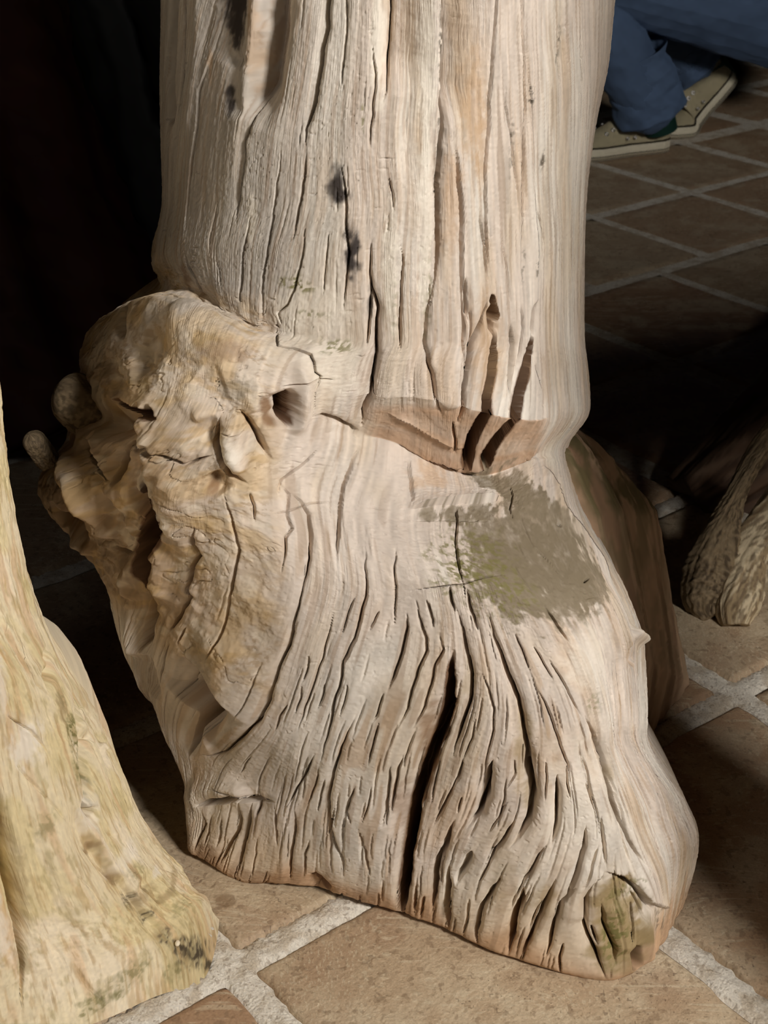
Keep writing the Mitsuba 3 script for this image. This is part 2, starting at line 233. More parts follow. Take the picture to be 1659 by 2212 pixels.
TRUNK_CARVING = read("""g 9 24 t -144 1052.5 768.6 -149.8 1062.9 757.2 -152.5 1065.9 740.7 -154.4 1066.7 723 -156.7 1068.9 707.8 -159.4 1072.8 692.4 -160.4 1072.8 671.5 -163.7 1078.2 654.9
c 2.5 5 t -135.9 1039 770.4 -140.5 1046 759.6 -142 1046.7 743.7 -143.5 1046.7 727.2 -147.3 1050.3 702.1 -152.2 1056.9 678.9 -158.9 1067.4 653.9
c 2 4 - -121.6 1015.1 724.8 -128.4 1022.1 705.7 -134.6 1029.4 690.3 -138.4 1032.7 662.8 -144.3 1039.7 636.4 -147 1042.5 618.1 -150.1 1044.6 600 -155.2 1041.1 571.6
s 9 1.6 L -121.6 1015.1 724.8 -128.4 1022.1 705.7 -134.6 1029.4 690.3 -138.4 1032.7 662.8 -144.3 1039.7 636.4 -147 1042.5 618.1 -150.1 1044.6 600 -155.2 1041.1 571.6
v 20 27 tL -75.8 975.8 778.8 -79.6 978.3 769.8 -81 978.8 754.9 -82.2 978.8 738.9 -86.5 981 720.3 -90.1 982.8 700.2 -95.1 985.7 676.9
c 4 9 - -86.7 980.1 697.3 -92.7 983.8 677.3 -96.8 986.6 667.4 -99.3 988.1 650.4 -103.3 990.7 630.1 -106.5 992.2 615.5 -107.8 990.7 601.6
s 10 2.2 R -84.7 978.8 701.1 -92.7 983.8 677.3 -96.8 986.6 667.4 -99.3 988.1 650.4 -103.3 990.7 630.1 -106.5 992.2 615.5
c 5 11 t -32.3 954.8 781.6 -36.3 956 774.7 -37.5 956.2 760.8 -38.3 956.2 747 -42 957.1 731.8 -45.1 957.7 713.5 -47.5 958.2 698.1 -54.4 960.5 680.6 -55.5 960.8 671 -54.6 960.3 665
c 2.4 6 - -54.6 960.3 665 -55.9 960.5 648.1 -58.9 961.4 631.1 -62.7 961.9 614.6 -65.5 961.9 599.1
s 9 1.8 tR -32.3 954.8 781.6 -36.3 956 774.7 -37.5 956.2 760.8 -38.3 956.2 747 -42 957.1 731.8 -45.1 957.7 713.5 -47.5 958.2 698.1 -54.4 960.5 680.6
c 1.6 3.5 t -23.3 952.6 780.1 -24.4 952.7 762.6 -24.3 952.4 744.1 -27.6 952.8 722.3 -29.6 953 703.7
c 2.2 5 - -71.4 968.8 669 -74.2 969.9 647.3 -78.6 971.4 621.8 -82.8 971.4 601.3 -86 972.1 583.9 -89.4 974.1 568.3 -92 975.8 538 -93.1 963.4 531.7
c 2.2 5 - -96.1 983.3 616.2 -99.4 982.8 598.7 -103.7 984.2 583 -105.8 985.7 565 -107 986.6 547 -107.8 964.9 536.4
c 2 4 - -55.9 959.2 616.8 -58 958.7 596.7 -61.1 959.7 583.1 -66.4 961.9 563 -71.8 964.4 550.2 -79.1 968.1 543.1 -77.1 967 535.8 -78.8 951.4 525.4
c 1.6 3 - -38.9 953.4 611.1 -41.5 953.6 594.4 -43.6 954.1 576.9 -44.8 954.4 559.4
c 2.2 5 - -29.6 952.4 660.3 -27.7 951.9 644.4 -26.3 951.5 628.2 -26.8 951.2 611.8 -25.2 950.8 594.8 -27.9 951.1 572.9 -30.3 951.5 548.2
c 1.6 3 - -121.3 1007.8 619.4 -125.3 1009 601.7 -130 1010.2 586.8 -130 1007.8 571.5
c 1.6 3 - -124.8 1002.6 574.8 -122 999.8 559.6 -120.8 998.6 551.8
c 3 6 - -154.1 1039 570.8 -150.7 1032.7 558.2 -145 1025.4 549.4 -144.3 1022.2 537.9 -133.1 994.3 540.1
c 1.6 3 - -171.5 1075.1 571.1 -174.2 1072.8 556.9 -173.2 1069.7 542.8
c 1.8 4 - -8.1 950.2 740.3 -5.5 950.1 718.4 -7 950.1 699.9 -8.9 950.1 683.1 -9.9 950.1 662.6
c 2.2 5 - -8.9 950 605.5 -10.2 950 577.9 -9.3 950 567.4 -10.1 950 543.6
g 14 4 n -103.8 995.9 724 -103.6 994.8 708.8 -104.4 994.8 694.7 -101.4 991.2 679.1
g 30 5 tn -98.8 994.3 776.3 -102.5 997.5 763.2 -103.4 997 743.2 -105.2 997.5 728.1 -106.7 998.1 712.8
r 16 3 tn -59.7 966 780.1 -63.6 968.1 773.7 -64.8 968.4 760.2 -65.7 968.4 746.8 -67.3 968.8 733.3 -70.2 969.9 716.7 -73.2 971 699.3 -79 973.7 676.3
r 12 2.5 tn -126 1024.7 772.2 -130 1030 764.4 -131.3 1030.7 750.1 -132.4 1030.7 736.4 -133.6 1030.7 722.1 -137.1 1034.1 704 -141.4 1039 684.6 -145.4 1043.9 666.4 -150.2 1050.3 648.3
c 3.5 9 t 2.2 950 782.2 5.4 950.1 775 5.6 950.1 761.8 4.9 950.1 747.4 3.6 950.1 725.7 1.6 950.1 707.7 -1.2 950 698.2
v 20 20 tL 3.5 950 782.2 6.6 950.1 770.7 6.4 950.2 752.2 5.2 950.2 730.2 1.9 950.1 704.4
c 5 15 t 39.3 956.2 781.4 41.8 957.1 775.2 42.1 957.3 762.5 42.3 957.5 749.2 42.3 957.7 735.9 42.7 958.2 721.3 42.1 958.5 706 39.7 958.2 687.3 37.9 958 666.7 36.8 958 642.7 37.8 959 617.5 39 960 596.9 37.2 959.2 574.5 34.5 958 557.9 31.9 956.8 540.3
s 8 4 tL 39.3 956.2 781.4 41.8 957.1 775.2 42.1 957.3 762.5 42.3 957.5 749.2 42.3 957.7 735.9 42.7 958.2 721.3 42.1 958.5 706 39.7 958.2 687.3 37.9 958 666.7 36.8 958 642.7 37.8 959 617.5 39 960 596.9 37.2 959.2 574.5 34.5 958 557.9 31.9 956.8 540.3
v 15 20 tL 39.9 956.4 781.4 43.1 957.5 775.1 43.4 957.7 762.4 42.9 957.7 749.1 43.6 958.2 735.8 42.6 958.2 719.6 41.7 958.5 702.6 40.6 958.7 681
c 2.6 7 t 70.9 971 779.4 73.3 972.5 771.8 73 972.5 757.1 72.5 972.5 743 72.1 972.9 720.7 71.1 973.7 697 71.8 975.3 677 70.6 975.3 653.7 70.8 976.2 628.6 72.7 978.3 602.4 76 981 579.5 78.6 982.4 561.3 79.9 982.8 549.6
c 3 7 - 47.2 961.7 674.1 50.5 963.7 648.9 52.8 965.3 628.5 53.9 966.7 606.1 55.2 967.7 580.4 56.4 967.7 553.8 58.1 968.1 535.3
s 9 1.8 R 47.2 961.7 674.1 50.5 963.7 648.9 52.8 965.3 628.5 53.9 966.7 606.1 55.2 967.7 580.4 56.4 967.7 553.8
c 1.7 4 t 89.1 983.8 775.2 90.6 985.2 757 92.4 987.1 738 94.7 989.6 722.1 96 992.2 701.7 97.9 995.9 680.9 98.4 997.5 664.7 99.2 999.2 647.4 100.5 1001.4 621.2 102.4 1003.7 603.8 103.2 1004.9 584.8 103.8 1004.9 557.6 104.6 1004.3 539.6
c 1.7 4 - 82.5 980.5 711.7 83.4 982.8 690.3 88.3 988.1 670.5 91.8 992.2 645.8 96.6 997.5 622.3
c 1.7 4 - 97.1 991.2 738.6 95.5 990.1 726.9 99.1 994.3 708.9 104.4 1002 683 107.2 1006.6 661.9 109.7 1010.8 637.9 111.2 1013.3 618.4 114.2 1017 599.2 118.7 1022.8 572.1 118.4 1020.8 543.1
c 1.5 3 - 85.4 988.1 597.8 89.9 992.2 577 94.5 995.4 552.6 98.9 998.1 532.8
c 1.8 4 - 65.7 972.9 624.8 67.5 974.5 611.3 71.8 977.9 593.1 73.6 979.2 576.5 76.9 981 557.7
c 1.5 3 - 112.7 1015.1 608.8 119.3 1023.4 595.3 124.7 1030.7 574.5
c 1.6 3 - 2.7 950.3 651.5 5.9 950.7 636.4 7.4 951 623.6
c 3.5 8 - 11.2 951.9 603 13.5 952.4 586.4 12.2 952 559.7 12.2 951.9 535.2 11.6 950.6 514
s 7 2.5 L 11.2 951.9 603 13.5 952.4 586.4 12.2 952 559.7 12.2 951.9 535.2
c 1.4 3 - 139.9 1041.8 739.2 142.2 1046.7 711.4 147 1059.9 680.2
c 1.4 2 - 121.1 1015.8 742 121.6 1017 725.1 123.9 1020.8 708.3 127.2 1027.4 690.7
g 20 3 tn 19.2 951.4 782.1 21.7 951.8 775.9 22 951.9 763.3 20.8 951.8 750.1 20.7 951.9 737 20.6 952 722.5 19.3 952 707.3 18.6 952.2 692.1 17.6 952.2 676.4 16.2 952 660.4 15.5 952 644.3
r 18 2.5 tn 25 952.4 781.9 28.2 953.1 775.1 29.2 953.4 762.4 29.3 953.6 749.2 29.2 953.8 735.5 29 953.9 721.6 29.1 954.3 706.8 29 954.6 691 28.6 954.8 675.8 28.5 955 659.6 27.8 955 643.5 28.2 955.4 627 28.6 956 610.4 27.6 956 593.1
c 4 8 - 58 969.1 572.4 59.4 969.5 557.1 61.3 969.9 534.5
c 4 11 - 33.1 957.7 575.8 32.3 957.1 549 30.8 956.4 526.1 33.1 952.9 510.5 37.4 949.3 495.7 38.8 945.7 482.6 43.8 957.2 464.2
s 8 3 L 33.1 957.7 575.8 32.3 957.1 549 30.8 956.4 526.1 33.1 952.9 510.5 37.4 949.3 495.7 38.8 945.7 482.6
c 3 7 - 56.6 968.1 562.5 58.1 968.1 535.3 60.2 964.5 511.2 61.2 957.9 496.7
c 2 5 - 62.5 971 549.3 64.3 971.4 523 65.6 967.4 510.1
c 4.5 15 - 79 982.4 553.9 76.5 980.1 545.8 73 977 531.5 68.2 973.7 520.4 63.8 962.9 504.9 61.4 955.5 488.9 59.6 951.5 472.6 55.7 962.5 455.7
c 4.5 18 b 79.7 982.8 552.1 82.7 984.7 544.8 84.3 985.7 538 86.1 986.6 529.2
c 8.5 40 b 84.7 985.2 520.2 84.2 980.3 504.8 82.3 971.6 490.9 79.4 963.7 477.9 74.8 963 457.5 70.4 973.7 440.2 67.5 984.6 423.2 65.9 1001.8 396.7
c 5 18 - 80.2 982.8 545.5 82.3 983.8 531.1 84.1 984.7 518
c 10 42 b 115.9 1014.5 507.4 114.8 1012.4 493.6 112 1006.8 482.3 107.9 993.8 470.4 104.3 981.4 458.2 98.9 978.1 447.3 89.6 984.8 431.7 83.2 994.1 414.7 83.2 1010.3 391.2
c 5 14 - 119.5 1021.5 534.6 119.2 1019.5 521.3 117.1 1015.8 505.6
c 5 10 - 97.6 996.5 526.3 101.6 999.2 504.8 100.7 990.5 483.6 99.5 980.8 468.5
c 3 6 - 104.6 1004.3 539.6 107.9 1006.1 516.9 106.5 1002.8 497.2 104.6 995.1 481.5
c 2.2 8 - 52.4 959 461.1 54.9 974 438.2 56.7 985.5 420.7
c 1.5 3 - 119.4 1017.5 485.3 126.5 1023.9 467.2 130.8 1023.3 453.7
c 2 6 - 19.2 980.8 419.9 19.7 967.3 406.7 21.3 958.6 397.3 22.4 948.9 390.2
c 2 6 - 57.1 964 383.8 57.2 947.1 379.9 55.1 924.3 374.4 56.8 901.9 366.6 60.5 887.5 353.7 60.6 883.6 342.6
c 1.6 4 - 9.3 914.7 376 7.9 899.5 363.9 7.9 889.2 338.5
s 22 9 Rh 18.1 946.5 390.3 37.7 955.5 387.8 56.4 965 384.2 77.7 975.4 380.4 97.9 984.2 378.2
s 4 3.5 Rh 1.5 954.9 469 17.1 961.6 459.1 36.2 970.8 444.1 53.9 978.6 431.1 66.1 983.3 424.9
c 1.3 2 h 114.9 935.9 363.8 125 926.8 358.1 133.2 916 352.4 139.8 911.8 348.7
r 2.5 1.2 n 115.1 937.4 364 125.1 928.2 358.4 132.1 916.8 353
c 2.5 5 h 154.7 915 342.8 161.4 926.6 340.4
s 14 6 L 134.5 1052.6 381.9 144.4 1031.7 364.7 148.9 1012.4 355 160.5 1003.8 341.7 173.8 984.2 327 189.2 971.8 308
c 2.6 6 h -178.6 1042.4 532.3 -158.1 1002.6 542.4 -140.5 983.5 544 -121.9 973.4 540.4 -111.6 967.1 537.6 -99.5 965.5 533.5 -79.8 968.4 531.7 -77.9 950.6 524.8 -66.1 952.3 523.2 -54.2 949.2 518.8 -51.7 946.9 513.3 -50.3 945 505.3 -46.3 945.2 501.6 -51.1 942.7 491.3 -51.9 941.8 476.7 -56.4 940 460.3 -61.7 936.1 453.6
c 5 13 - -9.6 950 588.6 -8.6 950 567.4 -4 950.2 551.5 -5.1 950.1 534.1 -5 949.7 516.3 -8.6 948.5 498.1 -10.4 948.4 481.3 -14.5 953.9 467.5 -15.6 963.6 441
c 3 7 - -10.6 950 567.4 -10.8 950 542.9 -13.1 949.6 519.7
c 6 9 h -53.8 941.1 471 -45.2 945 469.2 -33.3 951.7 460.7 -24.7 958.4 451.9 -16.3 963.7 442.4
c 3 7 - -15.7 963 440 -22.4 953.8 429.9 -28.1 946.9 418.4 -32.8 936.3 402.4 -34.1 922.5 389.8 -34.9 909.6 378.9 -36.4 899.4 366
c 2.8 6 h -47.7 944.2 444.9 -57.3 937.2 435.6 -68.6 930.1 430.4 -77.3 924.7 426.6 -80.3 918.6 414.1
c 2.4 5 - -79.1 923.5 425.6 -71 924.4 414.7 -72.8 915.1 402.6 -69.1 910 393.9 -74.4 905.1 388.3 -74.6 901.3 376.9 -77.6 899.6 359
c 4 9 - -71.3 924.9 416.2 -62.3 925.9 408.4 -55.7 922.8 400 -54.5 911.6 388.2 -55.6 903.1 377.4 -57.9 897.9 363.9 -62.8 895.4 343
c 3 7 - -119.1 910.8 424.6 -116.2 908.6 406 -112.8 908 392.9 -109.3 908.1 376.5 -114.3 912.4 352.5 -121 918.6 323.7
c 2.2 5 - -100.9 913.2 424.7 -97.1 910.3 412.3 -96.7 906.2 399.9
c 1.5 3 h -94.5 908 404.6 -72.4 916.7 404.5 -55.2 927.8 405.3 -34.6 936 403
c 1.5 3 h -76.3 933.2 499.2 -61.3 940 498.9 -46.4 944.9 499.8 -30.8 947.5 497.6
r 12 9.45 n -63.8 945.5 515.3 -58.1 941 497.8 -60.4 937.7 474.8 -67.9 932.7 460.1
r 9 5.4 n -87 929.3 502.6 -96.9 923.3 495.6 -95.3 920.9 482.5
h 7 12.2 - -180.5 952.5 471.2 -178.5 949.3 469.7
h 7 12.2 - -172 943.2 474.8 -170.2 941.2 474.3
h 6 10.8 - -184.8 949.9 445.4 -184.8 949.9 443.4
h 6 10.8 - -178.8 944.2 448.3 -178.8 944.2 446.3
h 6 12.2 - -171.3 937.6 448.7 -171.3 937.6 446.7
c 6 11 h -198.4 964.1 435.8 -194 959.6 440.6 -183 948 445.6 -168.6 935.4 447.6
c 3.5 7 h -172.4 938.4 447.5 -157.2 927.3 446.1 -146.8 921 443 -137.5 917.4 448.1 -123.8 914.7 453.8
r 16 9.45 n -177.7 955.6 359.7 -178.4 965.2 333.6 -183.9 974 304.2 -178.2 967.8 288
c 6 12 - -142.6 920.8 391.3 -147.1 928.5 370.7 -142.6 928.1 360.5 -152.1 939.3 340.5 -156.5 945.2 319.8 -152.3 942.5 306.6
g 14 10.8 n -129.2 914 438.4 -124.5 912.1 429.7 -119.6 910.6 423
c 7 11 h -104.7 919.3 488.1 -96.8 919.4 475.5 -88.3 921.7 457.4 -82.1 924.1 442.8
c 9 11 h -119.6 917.2 484.2 -122.5 915.8 466.5 -119.9 913.8 448.8 -113.6 912.7 438.1 -100.2 914.6 429.9
r 16 12.2 n -110.5 917.6 484.3 -114.7 915.4 466.6 -112.6 913.9 448.5 -105.1 914.3 438.4
g 14 8.1 n -132 917.4 461.7 -125.7 917.4 476.8 -111.5 920.6 497.2
r 9 5.4 n -139.3 921.3 480.5 -123.5 917.7 486 -111.1 920.2 495.9
c 8 20 h -209.5 1066.8 516 -208.2 1040.3 510 -205.5 1022.3 501.5
g 12 10.8 n -244.7 1042.5 405.9 -244 1034.5 402.3
g 26 9.45 n -278.2 1111 378.6 -273 1090.4 379.2 -266 1065.8 378.1
r 22 10.8 n -268.6 1106.9 396.5 -241.5 1049.6 416.7 -223.5 1010 428.6
g 30 6.75 n -181.3 993.2 524.3 -175.9 973.7 513.5 -193.8 984.3 487
r 34 6.75 n -164.6 978.9 536.9 -144.3 956.3 536.7 -126.9 943.3 532 -103.1 939.5 527
g 20 5.4 n -136.3 930.9 509.4 -125.8 923.5 502.7 -114.2 924.2 506.4
g 19 22 n -256.5 1084.2 407 -227.5 1022.4 429 -199.1 972.6 450.6 -180 949.2 463.8
s 10 7 Rh -213.6 1008.6 455.2 -199 980.9 464.5 -188.6 962.7 466.5 -175.3 946.9 474 -164.7 935.8 473.6
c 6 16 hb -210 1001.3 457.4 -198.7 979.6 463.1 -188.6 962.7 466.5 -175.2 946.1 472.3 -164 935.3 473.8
r 24 7 n -183 949 450.6 -160.2 930.4 458.9 -137.6 918.6 457.2
c 12 26 h -192.6 958.7 443.5 -200.2 964.5 429.8 -211 972.8 407 -216.6 977.8 392.7
c 8 18 h -248 1047.9 402.6 -240.7 1022.2 400.1 -227.3 993 397.5 -216.5 978.1 397.4
r 17 13 n -274.6 1079.3 370.2 -251.5 1024.6 373.8 -241.6 1011.3 360.2 -235.3 1014.4 341.2 -217.3 998.9 339.7
r 14 11 n -284.1 1072.7 343.8 -278.8 1064.6 326.7 -267.8 1065.9 298.2 -248.2 1050.2 294
g 17 26 n -291.1 1085.7 307.4 -271 1061.6 313.7 -255.7 1048.9 311.5
c 9 20 h -227.5 991.4 391.2 -221.9 985.8 374.4 -210.3 985 353.5 -201.9 984.8 340.5
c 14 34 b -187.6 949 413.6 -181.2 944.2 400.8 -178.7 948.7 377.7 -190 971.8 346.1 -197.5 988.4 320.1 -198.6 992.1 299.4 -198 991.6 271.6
r 28 10 n -183.9 947.4 435.9 -166.4 932.5 432.8 -156 925.2 412.8 -171.7 944.2 376.1
g 13 15 n -191.5 952.4 404.7 -191.9 955 389.4 -188.8 955.5 380.1
r 13 10 n -211.2 1001.7 323.3 -204.9 998.3 313.1 -217 1016.8 281.6 -213 1012 261.4
c 8 18 h -233 1029.9 308.4 -221.5 1018.7 306.8 -202.3 990.8 328.2
v 16 24 R -69.4 936 497.3 -67.3 934.6 482.2 -69.5 932 465.9
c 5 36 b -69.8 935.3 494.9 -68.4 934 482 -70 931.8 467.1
c 4 10 - -58.8 903.2 378.7 -60.9 896.6 355 -64.6 894.9 335.5 -70.9 895.1 311.5 -74.5 896.3 295.3 -83.1 900.7 271 -91.4 905.3 239.5 -102.4 911.2 211.8 -119.2 926.1 182 -138.4 946.5 150.6 -152.7 962.9 134.4 -164.8 977.6 126.1
s 9 2.5 R -60.9 896.6 355 -64.6 894.9 335.5 -70.9 895.1 311.5 -74.5 896.3 295.3 -83.1 900.7 271 -91.4 905.3 239.5 -102.4 911.2 211.8 -119.2 926.1 182 -138.4 946.5 150.6
c 3 8 - -14.6 920.2 382.9 -14.2 902.4 367.6 -13 893.4 350.5 -17.2 889.2 328.6 -22.2 886.7 306.4 -32.3 886.1 285.9 -33.5 885.8 269.4 -39.9 886.8 247.5 -43.3 888.1 223.2 -50 891.6 195.1 -54.8 896.6 171.4
c 2.6 6 - -109.3 908.1 376.5 -114.3 912.8 348.2 -121.5 919.2 320.5 -129.4 926.5 291.6 -137.7 934.2 267.3 -147.8 942.3 247.3
c 5 11 - -150.2 937.8 339.7 -158.7 947.3 316.5 -156.2 945.5 310.7 -170.1 959.5 282.1 -183.1 973.6 255.3
c 2.2 5 - -163.6 953.5 275.8 -169.5 959.3 260.8 -172.7 962.8 251.7
c 4 8 - -181.3 971.8 249.5 -188.8 982.4 229 -198.1 1000.2 194.3 -205 1014.5 163.9
c 2 4 - -167 961 220.4 -178.4 977.9 195.6 -186.8 994.2 168.8
c 1.6 3 h -175.7 972.8 204.8 -167.4 966.4 195.7
g 40 44 n -143.9 940.4 227.9 -155.3 954.1 198.4 -172.6 979.5 164.3
c 16 38 - -138.9 937 220.6 -151.2 950.1 199.3 -163.2 966.9 174.3 -169.8 980.5 144 -174.3 989.5 112.3
r 40 6 n -128.5 925.9 291 -126.4 927 268 -124.8 926.4 247.2 -136.3 936.6 202.1 -149.4 953.7 169
c 17 24 - -194.4 986.7 302.8 -201.4 996.2 269.7 -211.2 1010.3 231 -218.1 1021.6 203.7
g 20 10 n -218.6 1022.2 203.2 -214.1 1020.8 179.5 -210 1020.5 154.1
r 16 8 n -218.6 1019.5 267.8 -219.1 1020.5 244.8 -225.1 1029.3 213.5 -218.2 1023.9 187.2
c 1.8 5 - -37.6 891.7 336.9 -43.2 888.7 309.1 -49.7 888.7 283.4 -58.4 891.1 255.8 -65.5 893.9 230.2 -71.3 897.1 207
c 1.8 4 - -21.7 892.4 345 -27.2 890 329.7 -33.2 887.6 308.1
c 1.8 4 - -3.2 889 332.9 -8.3 887.6 321 -12 886.8 313.1
c 4 9 - -20.9 883.7 240.4 -30.7 885.9 213.4 -38.5 889.5 186.9 -44.8 895.7 157.8 -48.2 900.7 133.1 -47.4 904 100.4 -44.4 904.6 86.7 -36.6 904.9 65.3 -35.9 910.8 36
c 2.2 5 - -4.1 881.1 235.3 -10.5 882.7 202.4 -14 884.6 183.7
c 2.4 6 - -57.4 894.5 189.7 -64.5 901.4 165.4 -75.5 911.3 136.9 -85 917.3 111.4
c 2.2 5 - -0.1 881.5 262.5 -5.7 881.5 239 -10.2 882 230.3
c 11 20 h -171.2 979.8 64.7 -156.3 967.8 79 -132.7 944.6 101.6 -110.8 929.4 108.6 -94.2 921 116.1
c 3 6 h -150.1 962.3 103.4 -132.1 944.1 107.6 -110.1 928.9 113.1 -96.4 922 116.5
r 26 9 n -175.3 987.6 84.9 -168.4 980.2 77.1 -143.5 955 98.8 -114.3 931.3 114.5
c 2 4 - -76 897.6 240.7 -84.4 901.6 223.8 -89.2 904.9 204.6
c 1.5 3 - -111.6 924.5 165.3 -119.5 932.3 147.2 -124.1 936.7 135.9
c 1.8 4 - -41.7 898.8 130 -45.1 902 110.1 -50.7 907.1 86.5
c 1.8 4 - -54.2 895.9 174.4 -59.3 903 146.4 -67.5 909.8 118
c 1.8 4 - -28.9 885.2 268.7 -30.8 885.2 250.6 -35.7 886.3 231.7
c 1.8 4 - -10.4 885.5 166.3 -12.9 888.5 142 -19.4 892.5 115.9
c 1.8 4 - -0 884.5 152.9 0.3 885.8 135.3 -3 887.7 117.1
c 1.8 4 - -65.1 893.1 262.6 -66.9 894 246.5 -72 896.2 228.5
c 1.8 4 - -58.9 890.9 293.3 -59.4 891.1 278.1 -65.1 893.1 262.6
c 1.8 4 - -48 888.4 266 -48.7 888.6 251.8 -52.8 889.9 238.5
c 6 13 - -128.3 941.1 97 -132.6 945.7 62.7 -144.3 954.2 32.6 -151.6 958.1 10.6
c 5 13 - -117.8 933.7 102.8 -123.4 939.8 67.5 -130.1 945.3 36 -135.9 946.5 5.7
c 3.5 7 - -164.2 973.7 63 -162.4 970.3 50.4 -171.7 973.7 25.7 -175.7 975.9 11.9
c 2.5 6 - -109.4 928.7 107.1 -113.9 932.6 87.5
c 2.5 6 - -95.7 921.8 110.3 -94.5 924.4 81.5 -94.9 928.3 59.2
c 2.5 6 - -155.8 966 64.6 -159.7 967.4 42.1 -164.8 969.7 23.4
c 3.5 8 - -77.2 913.9 114.6 -78.9 918.7 81.6 -84.1 926.9 47.1 -85.3 936.1 8.3
c 2.4 5 - -65.5 914.1 78.6 -70.7 920.7 53.9 -71.4 927.8 25
c 2.4 6 - -22.8 893.9 111.9 -16.4 895 82 -12.9 898.2 50.5
c 2.4 6 - -24.2 889.2 161.1 -31.9 895.5 128.2 -28.2 895.7 112.3
c 2 5 - -50.2 896.9 161.2 -55.6 903.8 131.2 -58.2 906.6 112.9
c 12 20 h -68.5 925.6 29.5 -58.9 924.6 21.1 -48.3 927.5 4.4
c 3 6 - -145.2 956.2 71.4 -149.2 958.6 44.8 -153.6 961.4 28.3
c 2 4 - -113.1 934.6 67.1 -118.5 940.4 23.6 -121.1 941 6.4
c 8 32 b 52.1 877.4 302.5 50.4 874.7 284.8 49.9 871 260.8 44.9 869.8 237.6 38.4 871.1 210.7 32.6 874.2 184.9 25.2 878.9 147.8 22.3 880.9 121.3 20.2 882.6 99.1 18.2 885 75.9 15.8 888.8 46.3 13.2 900.9 7.4 17.1 900.7 2.5
v 17 13 R 52.1 876 294.1 50.7 870.8 260.9 44.9 869.8 237.6 38.1 871.2 211.7 32.6 874.2 184.9 26.1 878.7 147.8 23.2 880.7 121.3 19.7 883.1 93.7 17.8 886.6 59.2
c 6 20 - 17.5 883.4 98 16.9 887.9 49.5 16.2 900.9 3.1
c 5 12 - 53 884.1 340.2 59.2 879.6 322 61.8 876.5 305.4 66.4 872.1 286.2 66.7 868.2 267.6 62.4 866.4 251 56.7 865.9 229.8 53.8 866.8 207
s 9 3 L 53 884.1 340.2 59.2 879.6 322 61.8 876.5 305.4 66.4 872.1 286.2 66.7 868.2 267.6 62.4 866.4 251 56.7 865.9 229.8
c 7 14 - 77.6 880.1 336.7 83.7 875.9 317.9 90 872.5 302 96.5 867.5 282.9 104.5 862.8 266.9 108.5 858 246.5 112.5 854.6 221.4 112 854.1 201.7 115.9 853.8 193.5 116.8 854.2 173.5 113.5 855.5 143.3
s 14 4 L 83.7 875.9 317.9 90 872.5 302 96.5 867.5 282.9 104.5 862.8 266.9 108.5 858 246.5 112.5 854.6 221.4
c 1.8 4 - 121.1 884.2 340.8 132.3 880.3 324.5 143.8 879.1 306.4
c 1.8 4 - 123.6 872.6 303.9 138.2 869.1 280.2 147.1 867.9 262.8 157.7 868.4 242.4
c 2.2 5 - 114.4 866.5 281.4 123.8 863.2 266.8 131.4 859.7 247.2 137.6 857.5 228.5 144.8 856.1 209.8 147.9 853.4 188.6
c 5 10 - 157 869.7 249.4 167.8 871.8 229.2 177.1 872.1 206.3 181.4 865 186.1 186.7 860.4 167.3 193.8 857.5 141.9
c 3.2 8 - 16.7 887.3 333.5 17.5 884.8 318.8 14.1 883 300.7 8.5 881.6 279.8 2 881.1 260.7
c 3 7 - 23.4 889.7 346.9 26.1 885.3 328.5 31.7 881.9 311.7 32.2 880.3 300.4 25.8 879.2 283.5 21 878.1 264.7 17.7 877.5 247.1 7.9 878.8 223.8
c 2.6 6 - 31.6 888 344.2 36.2 883.8 327.8 37.2 882.2 319.1
c 2.8 6 - 40.9 881.7 318.8 45 878.7 303.3 38.3 877.6 288.5 35.2 875.7 270.5 29.8 874.8 249 19.9 876.1 225.3
c 1.8 4 - 7.1 907.8 371.8 9 892.4 351.4 8 888.5 335.2 7.7 885.7 317.7
c 3 7 - 48.6 890.2 356 50.4 885.2 343.2 53.6 882.7 334.8
c 3 7 - 61.9 888.3 355.5 64.8 882.3 339.5 72 877.6 320.3
c 1.8 4 h 16.5 890.9 348.5 35.6 890.1 352.4 58 889.4 356.6 78.1 893.8 360.9 99.7 899.9 359.6
c 2.4 5 - 72.9 872.2 291.4 80.3 867.5 275.4 84.8 863.2 259.7 84.9 860.1 242.6 80.4 859.3 217.7 78.6 859.9 210.4
c 7 12 - 85.2 858.3 215.5 82.3 859.7 196.8 80.5 862.1 173.7 77.5 864.4 155 69.6 867.5 135.3
c 2.2 5 - 62.5 864.2 210 59.7 866.1 192 56.7 868.2 178.2
c 4.5 10 - 135.6 853.8 204.2 138.5 852.3 180.7 138.1 851.5 149.8
c 1.8 4 - 154.9 861.9 220.1 161.4 859.1 199.5 166.8 853.9 171.1
c 3.2 7 - 15.2 877.5 202 10 879.9 180.8 7 882.7 155.9 4.7 884.9 129.9
c 2 4 - 96.6 856.3 202.5 95.3 858.6 170.4 91.3 861.1 138.4
c 1.6 4 - 112 873.8 313.2 121.4 871 298.1 130.9 867.8 281.3
c 1.6 4 - 97.4 876.1 324.2 105.4 872.7 307.6 112.5 868.5 289.1
c 1.8 4 - 151.5 866.8 249.8 158.4 865.6 228.8 162.9 862.5 207.9
c 1.8 4 - 125.7 854.6 219.9 127.8 853.1 198.5 127.3 852.8 175.3
c 2 4 - 71.4 864.5 252.3 68.3 862.8 231.2 61.8 864.5 206.8
c 1.8 4 - 44.6 869.4 208 40 873.1 174.4 37.4 875.7 149.7
c 3 7 - 56.3 868.1 181.2 48.2 872.8 152.7 39.1 876.5 126.8
c 2 4 - 101.2 855.6 219.6 103.1 855.3 200.5 96.2 857.4 185.1
c 6.5 12 - 85.2 858.3 215.5 82.1 860.1 191.6 82.1 861.6 174 75.7 865.2 149.7 66.4 868.5 133
